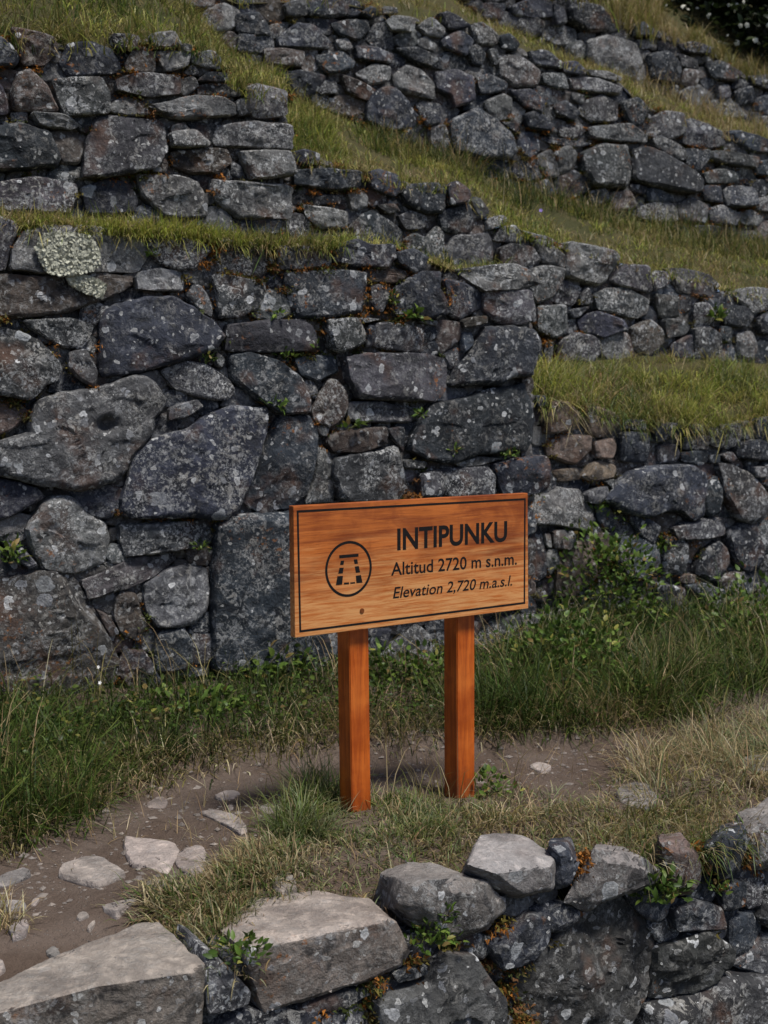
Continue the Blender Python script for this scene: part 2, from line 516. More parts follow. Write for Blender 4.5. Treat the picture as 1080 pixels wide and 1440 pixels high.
WALL_B = """
d 754,557 767,557 765,571 754,570
t 776,566 795,566 811,579 810,601 767,609 767,594
t 823,581 839,572 871,584 873,596 845,614 830,607
t 772,625 791,613 832,614 830,633 808,653 773,640
t 837,623 860,618 863,627 858,644 839,642
d 874,609 908,610 913,633 910,649 874,646
t 780,662 811,659 817,673 786,677
t 819,670 839,650 867,655 863,671 830,675
g 849,678 863,674 861,688
g 823,693 849,684 850,694 837,707 824,705
p 740,697 774,696 786,687 817,690 832,729 823,745 778,736 740,737
D 849,703 865,682 887,665 913,657 963,655 982,666 986,682 982,723 969,732 950,718 926,718 908,727 880,721
d 841,708 860,717 874,741 856,746 845,732
d 884,726 904,728 924,741 915,763 902,754 890,738
d 738,739 758,738 765,761 767,810 740,828
p 752,760 763,768 767,800 760,795
p 765,751 773,750 774,771 767,768
p 776,746 802,748 804,761 799,773 778,769
p 769,775 780,773 783,791 773,808 767,795
t 786,785 804,770 826,752 838,754 836,810 808,835 784,835
t 841,753 858,750 857,815 839,815
d 860,758 897,755 924,771 923,791 904,812 875,810 865,791
p 748,838 761,826 770,837 767,849
g 880,591 904,591 904,604 880,603
d 921,604 936,596 954,596 958,612 924,621
d 969,596 986,598 986,609 970,610
g 1000,604 1039,596 1043,621 1024,629 1002,625
d 963,617 993,613 993,632 961,631
g 928,628 949,625 956,636 954,647 930,651
d 958,637 991,635 995,647 984,653 963,649
d 996,641 1010,640 1009,650 997,651
g 1013,641 1026,635 1034,645 1023,650
d 1037,624 1065,620 1095,630 1095,647 1036,643
d 1065,591 1095,586 1095,616 1067,616
g 1008,654 1024,654 1049,666 1065,679 1078,699 1076,714 1065,729 1050,734 1034,727 1019,697
d 989,689 1006,670 1013,690 1008,721 991,723
g 1056,658 1067,656 1073,669 1058,671
g 943,741 984,731 1024,728 1028,733 1017,753 991,756 949,758
d 1024,749 1047,735 1061,737 1065,756 1072,778 1069,789 1049,802 1034,789 1026,769
d 991,775 1010,762 1023,774 1024,793 1006,815 978,806 980,793
g 934,755 947,758 961,768 960,804 934,809 936,778
t 963,766 989,766 975,784 963,788
d 1010,818 1028,807 1065,800 1069,826 1047,839 1028,835
t 954,810 976,808 974,819 957,819
d 924,821 958,827 961,844 930,868 920,850
d 961,823 984,820 1017,830 1012,840 984,838
g 954,849 973,847 978,859 971,882 952,872
g 991,849 1013,844 1026,856 1021,868 999,872
d 1070,832 1095,830 1095,868 1067,868
"""
WALL_E = """
d 333,20 364,18 376,33 382,49 336,44
d 393,53 418,33 440,36 464,58 462,67 396,64
d 336,49 358,51 356,73 336,70
g 400,7 429,-4 431,20 407,21
d 433,7 444,-12 487,-12 489,20 462,23 436,20
d 467,33 489,28 518,28 520,42 504,56 476,47
d 507,18 520,10 531,16 524,26
p 473,56 489,54 496,69 480,69
d 447,78 480,73 498,87 493,96 462,102 449,89
d 502,65 524,67 552,78 547,89 504,82
p 502,104 524,92 547,96 544,113 520,118
b 482,107 498,113 527,127 516,140 489,129
D 522,138 538,124 553,124 569,140 591,167 576,178 540,184 513,168
b 373,68 427,72 424,93 376,89
g 449,112 473,113 473,129 452,130
p 540,9 558,11 560,18 540,19
p 544,31 553,24 580,27 578,44 551,42
p 589,38 604,26 624,42 620,52 598,47
d 618,20 629,17 658,36 653,40 629,40
p 589,56 600,51 616,64 611,72 591,64
d 622,57 647,43 664,58 653,78 624,65
d 656,71 669,64 682,76 678,92 667,89
p 664,36 678,33 700,51 696,62 671,62
d 701,51 716,48 729,62 724,71 707,67
d 556,69 584,67 620,82 616,96 580,84
p 556,107 573,91 591,98 609,118 611,138 598,136 560,124
d 616,102 644,99 662,109 662,142 636,151 633,133 617,124
p 687,71 693,69 701,87 696,91
p 704,76 729,80 758,100 753,120 724,120 707,104
d 673,111 684,105 711,116 709,127 676,131
p 682,143 707,133 718,140 718,164 700,167 687,156
D 633,172 669,152 696,169 716,187 727,213 718,224 673,222 638,211
g 607,180 624,177 633,200 622,216 609,200
d 587,145 618,147 618,173 600,176
d 718,128 744,127 762,142 758,160 736,149
d 731,185 760,187 760,211 747,224 733,211
d 736,163 751,156 776,176 776,184 744,178
d 704,172 729,174 724,187
d 720,238 735,226 756,234 762,250 742,254 724,248
d 745,73 766,73 791,90 788,96 754,89
d 795,87 810,87 822,99 815,105 795,99
p 829,98 856,102 871,109 868,115 831,106
g 803,109 836,111 872,123 868,133 810,125
g 764,104 793,104 799,123 783,123 766,115
g 817,145 846,135 868,145 865,168 831,171 817,159
d 871,145 896,138 909,151 904,173 889,176 877,156
p 805,130 822,135 819,146 807,140
d 779,151 795,142 813,159 803,168 786,161
g 788,178 817,174 823,185 807,194 791,190
g 827,179 884,175 906,191 906,201 831,195
d 764,190 831,202 812,207 776,200
g 819,215 848,203 880,205 884,238 877,265 831,260 822,241
k 889,210 916,208 940,224 971,241 983,253 978,272 940,267 889,253
p 781,215 800,205 810,217 805,238 788,243
p 759,220 776,210 786,245 771,250 762,236
g 904,177 933,157 957,160 959,188 942,195 913,189
g 960,172 971,168 1002,179 1017,185 1024,203 999,207 961,201
g 917,196 928,194 960,210 961,223 949,223 924,209
d 963,210 999,211 995,225 984,240 969,233
d 1030,184 1043,184 1095,203 1095,216 1061,212 1032,197
g 1000,214 1010,212 1063,222 1060,236 1028,231 1000,223
g 989,245 1006,239 1043,241 1041,257 995,257
d 1017,270 1028,262 1058,266 1060,290 1021,290
d 987,263 1010,263 1015,284 991,281
g 1063,281 1085,276 1085,298 1067,296
d 1061,228 1085,226 1085,246 1065,244
d 911,266 924,265 945,275 949,284 915,283
g 954,287 973,280 993,292 989,312 956,310
g 999,293 1015,290 1036,303 1030,316 1000,312
p 1039,300 1056,296 1071,307 1061,318 1043,312
d 887,259 910,263 906,273 891,268
g 829,270 851,266 858,279 836,289
b 858,273 884,270 896,289 865,298
d 750,258 769,254 781,274 759,277
d 950,317 967,318 965,331 954,328
d 976,318 1008,320 1006,336 980,333
d 1039,327 1063,325 1063,338 1039,338
"""
WALL_F = """
d 799,14 816,6 841,11 855,25 855,44 824,42 802,28
d 778,6 791,14 794,33 780,35
d 718,9 751,-4 776,2 778,24 744,24 724,20
d 682,4 709,7 704,27 675,22
p 826,58 852,51 888,64 897,89 888,111 847,100 827,83
d 911,78 936,75 952,92 952,117 913,111
d 888,37 902,32 916,42 913,50 891,50
d 894,57 913,57 919,67 899,69
d 919,42 941,46 938,53 922,52
d 958,62 974,59 999,67 997,76 963,72
g 955,76 980,84 983,97 961,94
d 994,90 1013,86 1041,103 1030,114 1002,108
d 1055,107 1090,107 1090,128 1061,119
g 1011,122 1024,119 1027,136 1013,139
d 1036,128 1058,122 1061,144 1038,147
b 961,98 983,101 980,119 961,119
d 858,26 872,27 872,42 859,43
d 930,58 949,67 947,78 927,70
d 991,150 1008,150 1005,164 992,162
"""
WALL_FW = """
g 295,1346 306,1349 349,1392 345,1408 292,1424 289,1371
d 1016,1246 1047,1240 1047,1273 1018,1279
g 1053,1240 1074,1237 1080,1270 1056,1279
d 1033,1296 1062,1284 1076,1306 1050,1343 1030,1345
W 712,1372 769,1346 804,1308 849,1280 887,1268 918,1296 930,1336 915,1400 890,1440 870,1500 770,1500 740,1430
W 932,1336 988,1308 1027,1332 1018,1366 967,1396 918,1407
d 947,1278 985,1269 1009,1275 1015,1303 985,1303 950,1306
g 914,1420 967,1400 1015,1373 1100,1369 1120,1480 1050,1560 900,1540
d 690,1328 722,1305 740,1288 772,1288 769,1318 740,1352 702,1359
W 603,1359 624,1341 665,1346 686,1380 702,1401 704,1440 700,1520 540,1540 528,1410 598,1378
d 420,1421 464,1402 531,1386 528,1399 492,1416 426,1431
d 554,1367 595,1354 595,1367 559,1380
"""
# capstones whose tops show: tone | front outline | back edge of the top surface, from left to right
CAPS_FW = """
s|-60,1432 0,1419 83,1402 133,1380 178,1388 200,1374 278,1360 286,1358 286,1422 284,1490 -60,1500|-60,1412 0,1387 50,1358 94,1335 139,1316 194,1297 222,1294 258,1327
s|337,1331 392,1331 464,1305 542,1288 562,1297 580,1340 570,1358 514,1383 370,1427 353,1365|309,1308 353,1261 448,1252 520,1263
c|559,1271 572,1240 644,1231 686,1241 712,1264 713,1282 689,1313 650,1326 624,1329 585,1305|534,1227 572,1207 598,1212 644,1225
q|657,1216 702,1228 786,1202 768,1235 779,1250 727,1262 700,1246|655,1209 676,1174 701,1172 740,1179
c|825,1211 834,1191 873,1195 914,1209 935,1226 926,1244 890,1259 861,1264 822,1284 790,1270 816,1238|838,1184 880,1187
b|926,1183 961,1178 985,1202 987,1238 973,1261 938,1259 936,1223|930,1174 958,1170
d|770,1187 795,1185 815,1214 800,1248 778,1254|774,1178 802,1178
d|991,1192 1015,1172 1047,1162 1050,1184 1036,1229 1012,1247 997,1211|1006,1162 1040,1152
c|1052,1172 1080,1150 1130,1142 1130,1210 1080,1223 1056,1220|1036,1143 1080,1122 1120,1112
"""
def parse(t):
    out = []
    for ln in t.strip().splitlines():
        a = ln.split()
        out.append((a[0], np.array([[float(k) for k in q.split(',')] for q in a[1:]])))
    return out
TONES = {'d': (.033, .039, .051, .42), 'D': (.032, .038, .050, .50), 'k': (.040, .041, .046, .12), 'g': (.072, .074, .079, .85),
         'G': (.105, .105, .108, 1.0), 'p': (.150, .151, .150, 1.0), 'b': (.098, .078, .067, .5), 'B': (.085, .076, .071, .75),
         'W': (.058, .057, .057, .4), 's': (.20, .172, .152, .45), 'c': (.15, .138, .128, .6), 'q': (.19, .18, .172, .5), 't': (.175, .130, .105, .25)}

# ------------------------------------------------------------------ stone builders
def chaikin(P, k=.22):
    A, B = P, np.roll(P, -1, 0)
    return np.stack([A * (1 - k) + B * k, A * k + B * (1 - k)], 1).reshape(-1, 2)

def resample(P, n):
    Q = np.vstack([P, P[:1]])
    s = np.r_[0, np.cumsum(np.hypot(*np.diff(Q, axis=0).T))]
    t = np.linspace(0, s[-1], n, endpoint=False)
    return np.stack([np.interp(t, s, Q[:, 0]), np.interp(t, s, Q[:, 1])], 1)

def area_centroid(P):
    x, y = P.T; x1, y1 = np.roll(P, -1, 0).T
    c = x * y1 - x1 * y; A = c.sum() / 2
    return abs(A), np.array([((x + x1) * c).sum(), ((y + y1) * c).sum()]) / (6 * A)

def star_stone(poly, plane, seed, off=0.0, bulge=None, depth=.22, spacing=4.0, rough=1.0, flat=False, pit=None, grow=3.2):
    r = np.random.default_rng(seed)
    P = chaikin(poly, .07)
    A, c = area_centroid(P)
    per = np.hypot(*(P - np.roll(P, 1, 0)).T).sum()
    n = int(np.clip(per / spacing, 14, 110))
    P = resample(P, n)
    m = float(np.linalg.norm(plane.at(c[0] + 1, c[1]) - plane.at(c[0], c[1])) * .5
              + np.linalg.norm(plane.at(c[0], c[1] + 1) - plane.at(c[0], c[1])) * .5)
    rad = math.sqrt(A / math.pi)
    # uneven outline
    d = P - c; L = np.hypot(*d.T)[:, None]
    P = c + d * (1 + min(grow, rad * .16) / L)
    d = P - c
    q = np.c_[P * .035, np.full(n, seed * 3.7)]
    jit = vnoise(q, seed) * .030 + vnoise(q * 3.1, seed + 5) * .034 + vnoise(q * 8, seed + 6) * .018
    P = c + d * (1 + jit[:, None] * min(1.0, 25 / rad + .3))
    K = int(np.clip(rad / spacing * 1.15, 5, 24))
    ts = np.linspace(0, 1, K + 1)[1:] ** .80
    if bulge is None: bulge = float(np.clip(rad * m * .26, .012, .055)) * r.uniform(.75, 1.25)
    tilt = r.normal(0, .07, 2)
    rings = [c[None, :]] + [c + (P - c) * t for t in ts]
    T = np.r_[0.0, np.repeat(ts, n)]
    Q = np.vstack(rings)
    rel = (Q - c) * m
    R_ = rad * m
    h = bulge * (1 - .75 * T ** 12)
    # broken faces: a few nearly flat planes meeting in dull ridges, and steeper chips along the edges
    for k in range(r.integers(3, 6)):
        a = r.uniform(0, 2 * math.pi)
        rr = rel[:, 0] * math.cos(a) + rel[:, 1] * math.sin(a)
        h = np.minimum(h, bulge * 1.0 + r.uniform(.05, .22) * (r.uniform(-.1, .45) * min(R_, rr.max()) - rr) * (.6 if flat else 1.0))
    for k in range(r.integers(2, 5)):
        a = r.uniform(0, 2 * math.pi)
        rr = rel[:, 0] * math.cos(a) + rel[:, 1] * math.sin(a)
        h = np.minimum(h, bulge + r.uniform(.35, 1.3) * (rr.max() - r.uniform(.0, .30) * min(R_, rr.max()) - rr))
    h = np.maximum(h, -.010 - bulge * .3)
    h = np.maximum(h + rel @ (tilt * min(1.0, .16 / R_)), -.03) + off
    W0 = plane.at(Q[:, 0], Q[:, 1])
    fade = 1 - .5 * T ** 3
    am = float(np.clip(R_ * .06, .002, .008)) * rough
    nz = fbm(W0 * (2.0 / max(R_, .04)), 2, seed) * am + fbm(W0 * 30, 3, seed + 3) * .0040 * rough
    # steps where flakes have come off
    st_ = vnoise(W0 * np.array([7, 7, 11.0]) + seed, seed + 9)
    nz = nz - np.clip((st_ - .12) * 14, 0, 1) * .007 * rough * min(1.0, R_ / .08)
    h = h + nz * fade
    if pit is not None:
        h = h - .075 * np.exp(-(((Q - np.array(pit)) / np.array([13.0, 11.0])) ** 2).sum(1) ** 1.5)
    V = [plane.at(Q[:, 0], Q[:, 1], h)]
    hb = h[-n:]
    for t, dh in ((1.015, -.03), (1.0, -depth * .55), (.93, -depth)):
        E = c + (P - c) * t
        V.append(plane.at(E[:, 0], E[:, 1], np.minimum(hb, off) + dh))
    V = np.vstack(V)
    i = np.arange(n); j = (i + 1) % n
    F = [np.stack([np.zeros(n, int), 1 + j, 1 + i], 1)]
    for k in range(K - 1 + 3):
        a, b_ = 1 + k * n, 1 + (k + 1) * n
        F.append(np.stack([a + i, a + j, b_ + j], 1)); F.append(np.stack([a + i, b_ + j, b_ + i], 1))
    V = np.vstack([V, plane.at(c[0:1], c[1:2], np.array([off - depth]))])
    e = len(V) - 1; a = 1 + (K + 2) * n
    F.append(np.stack([a + i, a + j, np.full(n, e)], 1))
    return V, np.vstack(F)[:, ::-1]

def sharp(me, a=28):
    me.set_sharp_from_angle(angle=R(a))
    return me

def refine(bm, L):
    for _ in range(9):
        es = [e for e in bm.edges if e.calc_length() > L]
        if not es: break
        bmesh.ops.subdivide_edges(bm, edges=es, cuts=1, use_grid_fill=False)
        bmesh.ops.triangulate(bm, faces=[f for f in bm.faces if len(f.verts) > 3])

def hull_stone(pts, seed, L=.02, amp=.010, smooth=2, ridge=.012, lay=1.0):
    bm = bmesh.new()
    vs = [bm.verts.new(p) for p in pts]
    res = bmesh.ops.convex_hull(bm, input=vs)
    bmesh.ops.delete(bm, geom=[v for v in bm.verts if not v.link_faces], context='VERTS')
    bmesh.ops.triangulate(bm, faces=bm.faces[:])
    refine(bm, L)
    for _ in range(smooth):
        bmesh.ops.smooth_vert(bm, verts=bm.verts[:], factor=.5, use_axis_x=True, use_axis_y=True, use_axis_z=True)
    bm.normal_update()
    V = np.array([v.co[:] for v in bm.verts]); N = np.array([v.normal[:] for v in bm.verts])
    nz = fbm(V * 5.5, 3, seed) * amp + fbm(V * 30, 3, seed + 4) * amp * .38
    rd = 1 - np.abs(vnoise(V * np.array([6, 6, 16.0]) * lay, seed + 8)) * 2
    nz -= np.clip(rd - .5, 0, 1) * ridge
    V = V + N * nz[:, None]
    F = np.array([[l.vert.index for l in f.loops] for f in bm.faces])
    bm.verts.index_update()
    F = np.array([[v.index for v in f.verts] for f in bm.faces])
    bm.free()
    return V, F

def line(pts):
    p = np.array(pts, float)
    return lambda x: np.interp(x, p[:, 0], p[:, 1])

# ------------------------------------------------------------------ planes of the terrace walls and their outlines
PL = {'FW': Plane(3.20, 30), 'A': Plane(5.98, 28), 'B': Plane(6.30, 28), 'D': Plane(6.50, 28),
      'C': Plane(7.25, 28), 'E': Plane(9.1, 29), 'F': Plane(11.2, 29)}
A_TOP = line([(-700, 262), (-320, 290), (0, 310), (30, 322), (200, 332), (300, 340), (384, 350), (460, 352), (495, 342), (550, 346), (600, 364), (640, 380), (700, 378), (760, 390)])
D_TOP = line([(-700, 8), (-320, 30), (0, 48), (100, 60), (150, 58), (215, 50), (260, 62), (310, 80), (320, 105), (345, 122), (410, 132)])
C_TOP = line([(400, 214), (448, 217), (504, 240), (560, 250), (616, 259), (645, 258), (660, 273), (690, 301), (735, 323), (800, 343), (865, 357), (915, 377), (945, 381), (1000, 389), (1020, 405), (1080, 407), (1360, 445), (1700, 470)])
C_BASE = line([(380, 398), (560, 398), (580, 520), (752, 520), (850, 514), (900, 508), (1080, 520), (1360, 545), (1700, 560)])
B_TOP = line([(600, 556), (740, 558), (800, 570), (900, 590), (1000, 595), (1080, 588), (1360, 592), (1700, 590)])
E_TOP = line([(-320, -330), (200, -80), (330, -6), (420, -8), (500, -2), (540, 10), (560, 14), (600, 26), (630, 18), (660, 38), (715, 49), (740, 70), (800, 87), (870, 106), (900, 137), (960, 166), (1020, 186), (1080, 200), (1360, 290), (1700, 370)])
E_BASE = line([(-320, -290), (200, -50), (330, 78), (430, 138), (500, 168), (560, 195), (640, 228), (720, 258), (800, 284), (900, 308), (1000, 330), (1080, 342), (1360, 395), (1700, 450)])
F_TOP = line([(-320, -600), (600, -120), (780, -30), (830, -2), (858, 20), (920, 41), (1000, 66), (1045, 101), (1080, 106), (1360, 200), (1700, 300)])
F_BASE = line([(-320, -480), (600, -40), (690, 30), (740, 50), (830, 92), (900, 119), (1000, 157), (1080, 184), (1360, 274), (1700, 360)])
A_BASE = line([(-700, 1130), (-320, 1060), (0, 1012), (170, 978), (300, 950), (480, 950), (600, 950), (760, 915)])
B_BASE = line([(740, 920), (900, 895), (1080, 885), (1360, 870), (1700, 840)])
FW_TOP = line([(-520, 1545), (-320, 1492), (-60, 1436), (0, 1425), (290, 1366), (330, 1352), (570, 1305), (600, 1262), (700, 1245), (790, 1216), (830, 1200), (935, 1196), (1000, 1192), (1050, 1172), (1080, 1155), (1360, 1080), (1700, 1010)])
LOWER_Z = -0.74
def FW_BASE(x):
    x = np.asarray(x, float)
    P = PL['FW'].at(x, np.full(x.shape, 900.0)); P[..., 2] = LOWER_Z
    return project(P)[1]

def pip(poly, X, Y):
    inside = np.zeros(X.shape, bool)
    x0, y0 = poly[-1]
    for x1, y1 in poly:
        cond = ((y1 > Y) != (y0 > Y)) & (X < (x0 - x1) * (Y - y1) / (y0 - y1 + 1e-12) + x1)
        inside ^= cond; x0, y0 = x1, y1
    return inside

def fill_stones(key, polys, x0, x1, top, base, rmax, seed, keep_out=(), lmin=3):
    """pack further stones into what the measured ones leave free; returns (list of outlines, gap cells)"""
    r = np.random.default_rng(seed)
    S = 2.0
    xs = np.arange(x0, x1, S)
    ylo, yhi = float(np.min(top(xs))), float(np.max(base(xs)))
    ys = np.arange(ylo, yhi, S)
    X, Y = np.meshgrid(xs, ys)
    reg = (Y > top(X) + 1) & (Y < base(X))
    occ = ~reg
    stone = np.zeros(X.shape, bool)
    def stamp(p):
        a = np.maximum(((p.min(0) - [x0, ylo]) / S).astype(int) - 2, 0); b = ((p.max(0) - [x0, ylo]) / S).astype(int) + 3
        sl_ = (slice(a[1], max(b[1], 0)), slice(a[0], max(b[0], 0)))
        stone[sl_] |= pip(p, X[sl_], Y[sl_])
    for p in polys: stamp(p)
    for p in keep_out: stamp(p)
    occ |= stone
    def dist(o, k):
        d = np.zeros(o.shape, np.int16); cur = ~o
        for s in range(k):
            d += cur
            n = cur.copy()
            n[1:] &= cur[:-1]; n[:-1] &= cur[1:]; n[:, 1:] &= cur[:, :-1]; n[:, :-1] &= cur[:, 1:]
            if s % 2:
                n[1:, 1:] &= cur[:-1, :-1]; n[:-1, :-1] &= cur[1:, 1:]; n[1:, :-1] &= cur[:-1, 1:]; n[:-1, 1:] &= cur[1:, :-1]
            n[0] = n[-1] = False; n[:, 0] = n[:, -1] = False
            cur = n
        return d
    out = []
    kmax = int(rmax / S)
    for level in range(kmax, lmin - 1, -1):
        fails = 0
        D = dist(occ, level + 1)
        while True:
            cand = np.argwhere(D >= level)
            if len(cand) == 0: break
            cy, cx = cand[r.integers(len(cand))]
            asp = r.uniform(1.2, 2.1); rot = r.normal(-.02, .12)
            lim_a = level * S * asp * r.uniform(1.0, 1.35); lim_b = level * S * r.uniform(.95, 1.25)
            pts = []
            nk = 8
            for k in range(nk):
                a = 2 * math.pi * (k + .5) / nk + r.uniform(-.2, .2)
                ca, sa = math.cos(a), math.sin(a)
                # superellipse limit gives squarish blocks
                ex = 1 / ((abs(math.cos(a - rot)) / lim_a) ** 5 + (abs(math.sin(a - rot)) / lim_b) ** 5) ** (1 / 5)
                t = 0.0
                while t < ex:
                    t += 1.0
                    ix = int(round(cx + ca * t / S)); iy = int(round(cy + sa * t / S))
                    if not (0 <= ix < X.shape[1] and 0 <= iy < X.shape[0]) or occ[iy, ix]: break
                pts.append((xs[cx] + ca * max(t - 1.0, 2), ys[cy] + sa * max(t - 1.0, 2)))
            p = np.array(pts)
            out.append((level, p)); stamp(p); occ |= stone
            # local refresh of the distance field
            h_, w_ = occ.shape; m = level + 3; q = 50 + 3 * level
            a0, a1, b0, b1 = max(cy - q, 0), min(cy + q, h_), max(cx - q, 0), min(cx + q, w_)
            sub = dist(occ[a0:a1, b0:b1], level + 1)
            i0, i1 = (m if a0 else 0), (sub.shape[0] - (m if a1 < h_ else 0))
            j0, j1 = (m if b0 else 0), (sub.shape[1] - (m if b1 < w_ else 0))
            D[a0 + i0:a0 + i1, b0 + j0:b0 + j1] = sub[i0:i1, j0:j1]
            D[stone] = 0
    gap = np.argwhere(reg & ~stone)
    g = np.stack([xs[gap[:, 1]], ys[gap[:, 0]]], 1)
    return out, g

def moss_mesh(P, N, seed, n_per, size, cols, spread=.02):
    """tufts: P spots, N outward direction"""
    r = np.random.default_rng(seed)
    k = len(P)
    B = np.repeat(P, n_per, 0) + r.normal(0, spread, (k * n_per, 3)) * np.array([1.5, 1.0, .7])
    ci = np.repeat(r.integers(0, len(cols), k), n_per)
    c = np.array(cols)[ci] * r.uniform(.65, 1.35, (k * n_per, 1))
    d = N + r.normal(0, .6, (k * n_per, 3)); d /= np.linalg.norm(d, axis=1)[:, None]
    L = size * r.uniform(.4, 1.3, (k * n_per, 1))
    s = np.cross(d, r.normal(0, 1, d.shape)); s /= np.linalg.norm(s, axis=1)[:, None] + 1e-9
    wd = L * .28
    V = np.stack([B - s * wd, B + s * wd, B + d * L], 1).reshape(-1, 3)
    F = np.arange(len(V)).reshape(-1, 3)
    return V, F, np.repeat(c, 3, 0)

def set_tint(me, c):
    a = me.attributes.new('tint', 'FLOAT_COLOR', 'POINT')
    a.data.foreach_set('color', np.c_[np.clip(c, 0, 1), np.ones(len(c))].astype(np.float32).ravel())

def set_colour(o, tone, r):
    t = np.array(TONES[tone])
    k = float(np.exp(r.normal(0, .10 if tone in 'scq' else .26)))
    hue = r.normal(0, .012 if tone in 'scqp' else .035, 3)
    o.color = (*np.clip(t[:3] * k * (1 + hue), 0, 1), float(np.clip(t[3] * r.uniform(.35, 1.45), 0, 1)))

MOSS_COLS = [(.30, .115, .020), (.22, .095, .022), (.13, .105, .022), (.060, .075, .018), (.16, .075, .028), (.075, .065, .02)]

def build_wall(key, text, label, x0, x1, top, base, rmax, seed, caps=(), name='dry_stone_wall', moss_n=90, core_back=.55, spacing=4.0, rough=1.0, core_drop=7, lmin=3, grow=2.5):
    pl = PL[key]
    r = np.random.default_rng(seed)
    mid = .5 * (x0 + x1)
    foot = pl.at(np.array([mid]), np.array([float(base(np.array([mid]))[0])]))[0]
    root = empty(name, foot)
    tag(root, label, 'wall', 'stone terrace walls')
    st = parse(text)
    k = 0
    for tone, poly in st:
        k += 1
        big = tone in 'DGB'
        V, F = star_stone(poly, pl, seed * 1000 + k, off=r.normal(0, .014) + (.012 if big else 0), spacing=spacing, grow=grow, depth=.75 if key in 'AD' and poly[:, 0].max() > x1 - 18 else .22, pit=(147, 597) if tone == 'G' else None,
                          flat=tone in 'dDk' and r.random() < .7, rough=rough * (1.9 if tone == 'W' else 1.25 if tone in 'pGBb' else .5 if tone == 'k' else .9))
        o = link('stone', sharp(mk_mesh('stone', V, F, M_STONE)), root)
        set_colour(o, tone, r)
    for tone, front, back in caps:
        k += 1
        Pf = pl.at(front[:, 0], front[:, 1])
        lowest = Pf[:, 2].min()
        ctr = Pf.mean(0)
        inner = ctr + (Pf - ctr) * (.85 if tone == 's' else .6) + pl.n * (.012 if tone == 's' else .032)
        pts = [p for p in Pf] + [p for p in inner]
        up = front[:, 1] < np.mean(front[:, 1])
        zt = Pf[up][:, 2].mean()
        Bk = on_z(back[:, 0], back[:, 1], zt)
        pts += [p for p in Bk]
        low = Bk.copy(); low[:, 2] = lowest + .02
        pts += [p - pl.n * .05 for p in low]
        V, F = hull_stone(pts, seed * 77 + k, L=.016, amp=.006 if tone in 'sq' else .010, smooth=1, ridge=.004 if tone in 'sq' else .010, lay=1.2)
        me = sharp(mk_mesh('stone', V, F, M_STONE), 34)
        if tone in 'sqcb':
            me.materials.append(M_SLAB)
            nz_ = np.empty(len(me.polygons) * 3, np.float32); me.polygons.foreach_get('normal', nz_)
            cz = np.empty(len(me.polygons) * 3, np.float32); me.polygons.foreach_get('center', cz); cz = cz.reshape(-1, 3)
            me.polygons.foreach_set('material_index', ((nz_.reshape(-1, 3)[:, 2] + vnoise(cz * 18, 5) * .16) > .62).astype(np.int32))  # upward faces: worn by feet, and brightened in colour as if lit from above
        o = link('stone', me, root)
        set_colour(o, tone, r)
        if tone in 'sq':
            o['label'] = {'s': 'pale flat-topped capstone', 'q': 'bright faceted capstone'}[tone]
    ko = [c[1] for c in caps] + [np.vstack([c[2], c[1][::-1][:0], c[1][:len(c[1]) // 2 + 1][::-1]]) for c in caps]
    fill, gap = fill_stones(key, [p for _, p in st], x0, x1, top, base, rmax, seed, [c[1] for c in caps], lmin)
    Vs, Fs, nv = [], [], 0
    for lev, poly in fill:
        k += 1
        inframe = (-20 < poly[:, 0].mean() < 1100)
        off = -r.uniform(.022, .05) if lev <= 5 else -r.uniform(.01, .035) if lev <= 8 else -r.uniform(0, .02)
        V, F = star_stone(poly, pl, seed * 1000 + k, off=off - .012, spacing=spacing, depth=.6 if key in 'AD' and poly[:, 0].max() > x1 - 18 else .15, grow=1.6)
        if lev <= 4:
            Vs.append(V); Fs.append(F + nv); nv += len(V); continue
        o = link('stone', sharp(mk_mesh('stone', V, F, M_STONE)), root)
        set_colour(o, 'dggbdp'[r.integers(6)] if lev > 4 else 'dgbd'[r.integers(4)], r)
    if Vs:
        o = link('chink_stones', mk_mesh('chink_stones', np.vstack(Vs), np.vstack(Fs), M_STONE), root)
        o['kind'] = 'stuff'; o.color = (.11, .105, .10, .5)
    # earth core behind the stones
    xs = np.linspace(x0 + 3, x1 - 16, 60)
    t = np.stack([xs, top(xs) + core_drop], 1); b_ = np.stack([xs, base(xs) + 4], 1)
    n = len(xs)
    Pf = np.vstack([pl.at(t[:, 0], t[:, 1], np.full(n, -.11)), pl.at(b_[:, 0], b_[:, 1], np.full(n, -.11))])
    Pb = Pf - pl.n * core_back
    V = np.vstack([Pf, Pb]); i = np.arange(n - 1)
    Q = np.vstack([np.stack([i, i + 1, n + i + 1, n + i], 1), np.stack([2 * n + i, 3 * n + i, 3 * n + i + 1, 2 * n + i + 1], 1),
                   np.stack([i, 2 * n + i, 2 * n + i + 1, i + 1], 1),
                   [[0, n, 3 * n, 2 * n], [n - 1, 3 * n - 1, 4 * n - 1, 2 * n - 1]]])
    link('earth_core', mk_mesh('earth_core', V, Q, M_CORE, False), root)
    # moss and root threads that grow in the joints
    if moss_n:
        nse = vnoise(np.c_[gap * .010, np.full(len(gap), seed)], seed) + .6 * vnoise(np.c_[gap * .04, np.full(len(gap), seed)], seed + 2) + r.normal(0, .22, len(gap))
        g = gap[np.argsort(-nse)[:max(moss_n * 14, 10)]]
        g = g[r.integers(0, len(g), moss_n * 3)]
        P = pl.at(g[:, 0], g[:, 1], r.uniform(-.045, .006, len(g)))
        V, F, c = moss_mesh(P, pl.n * .7 + np.array([0, 0, -.3]), seed, 30, .018, MOSS_COLS, .013)
        me = mk_mesh('moss', V, F, M_MOSS); set_tint(me, c)
        o = link('moss', me, root); o['kind'] = 'stuff'
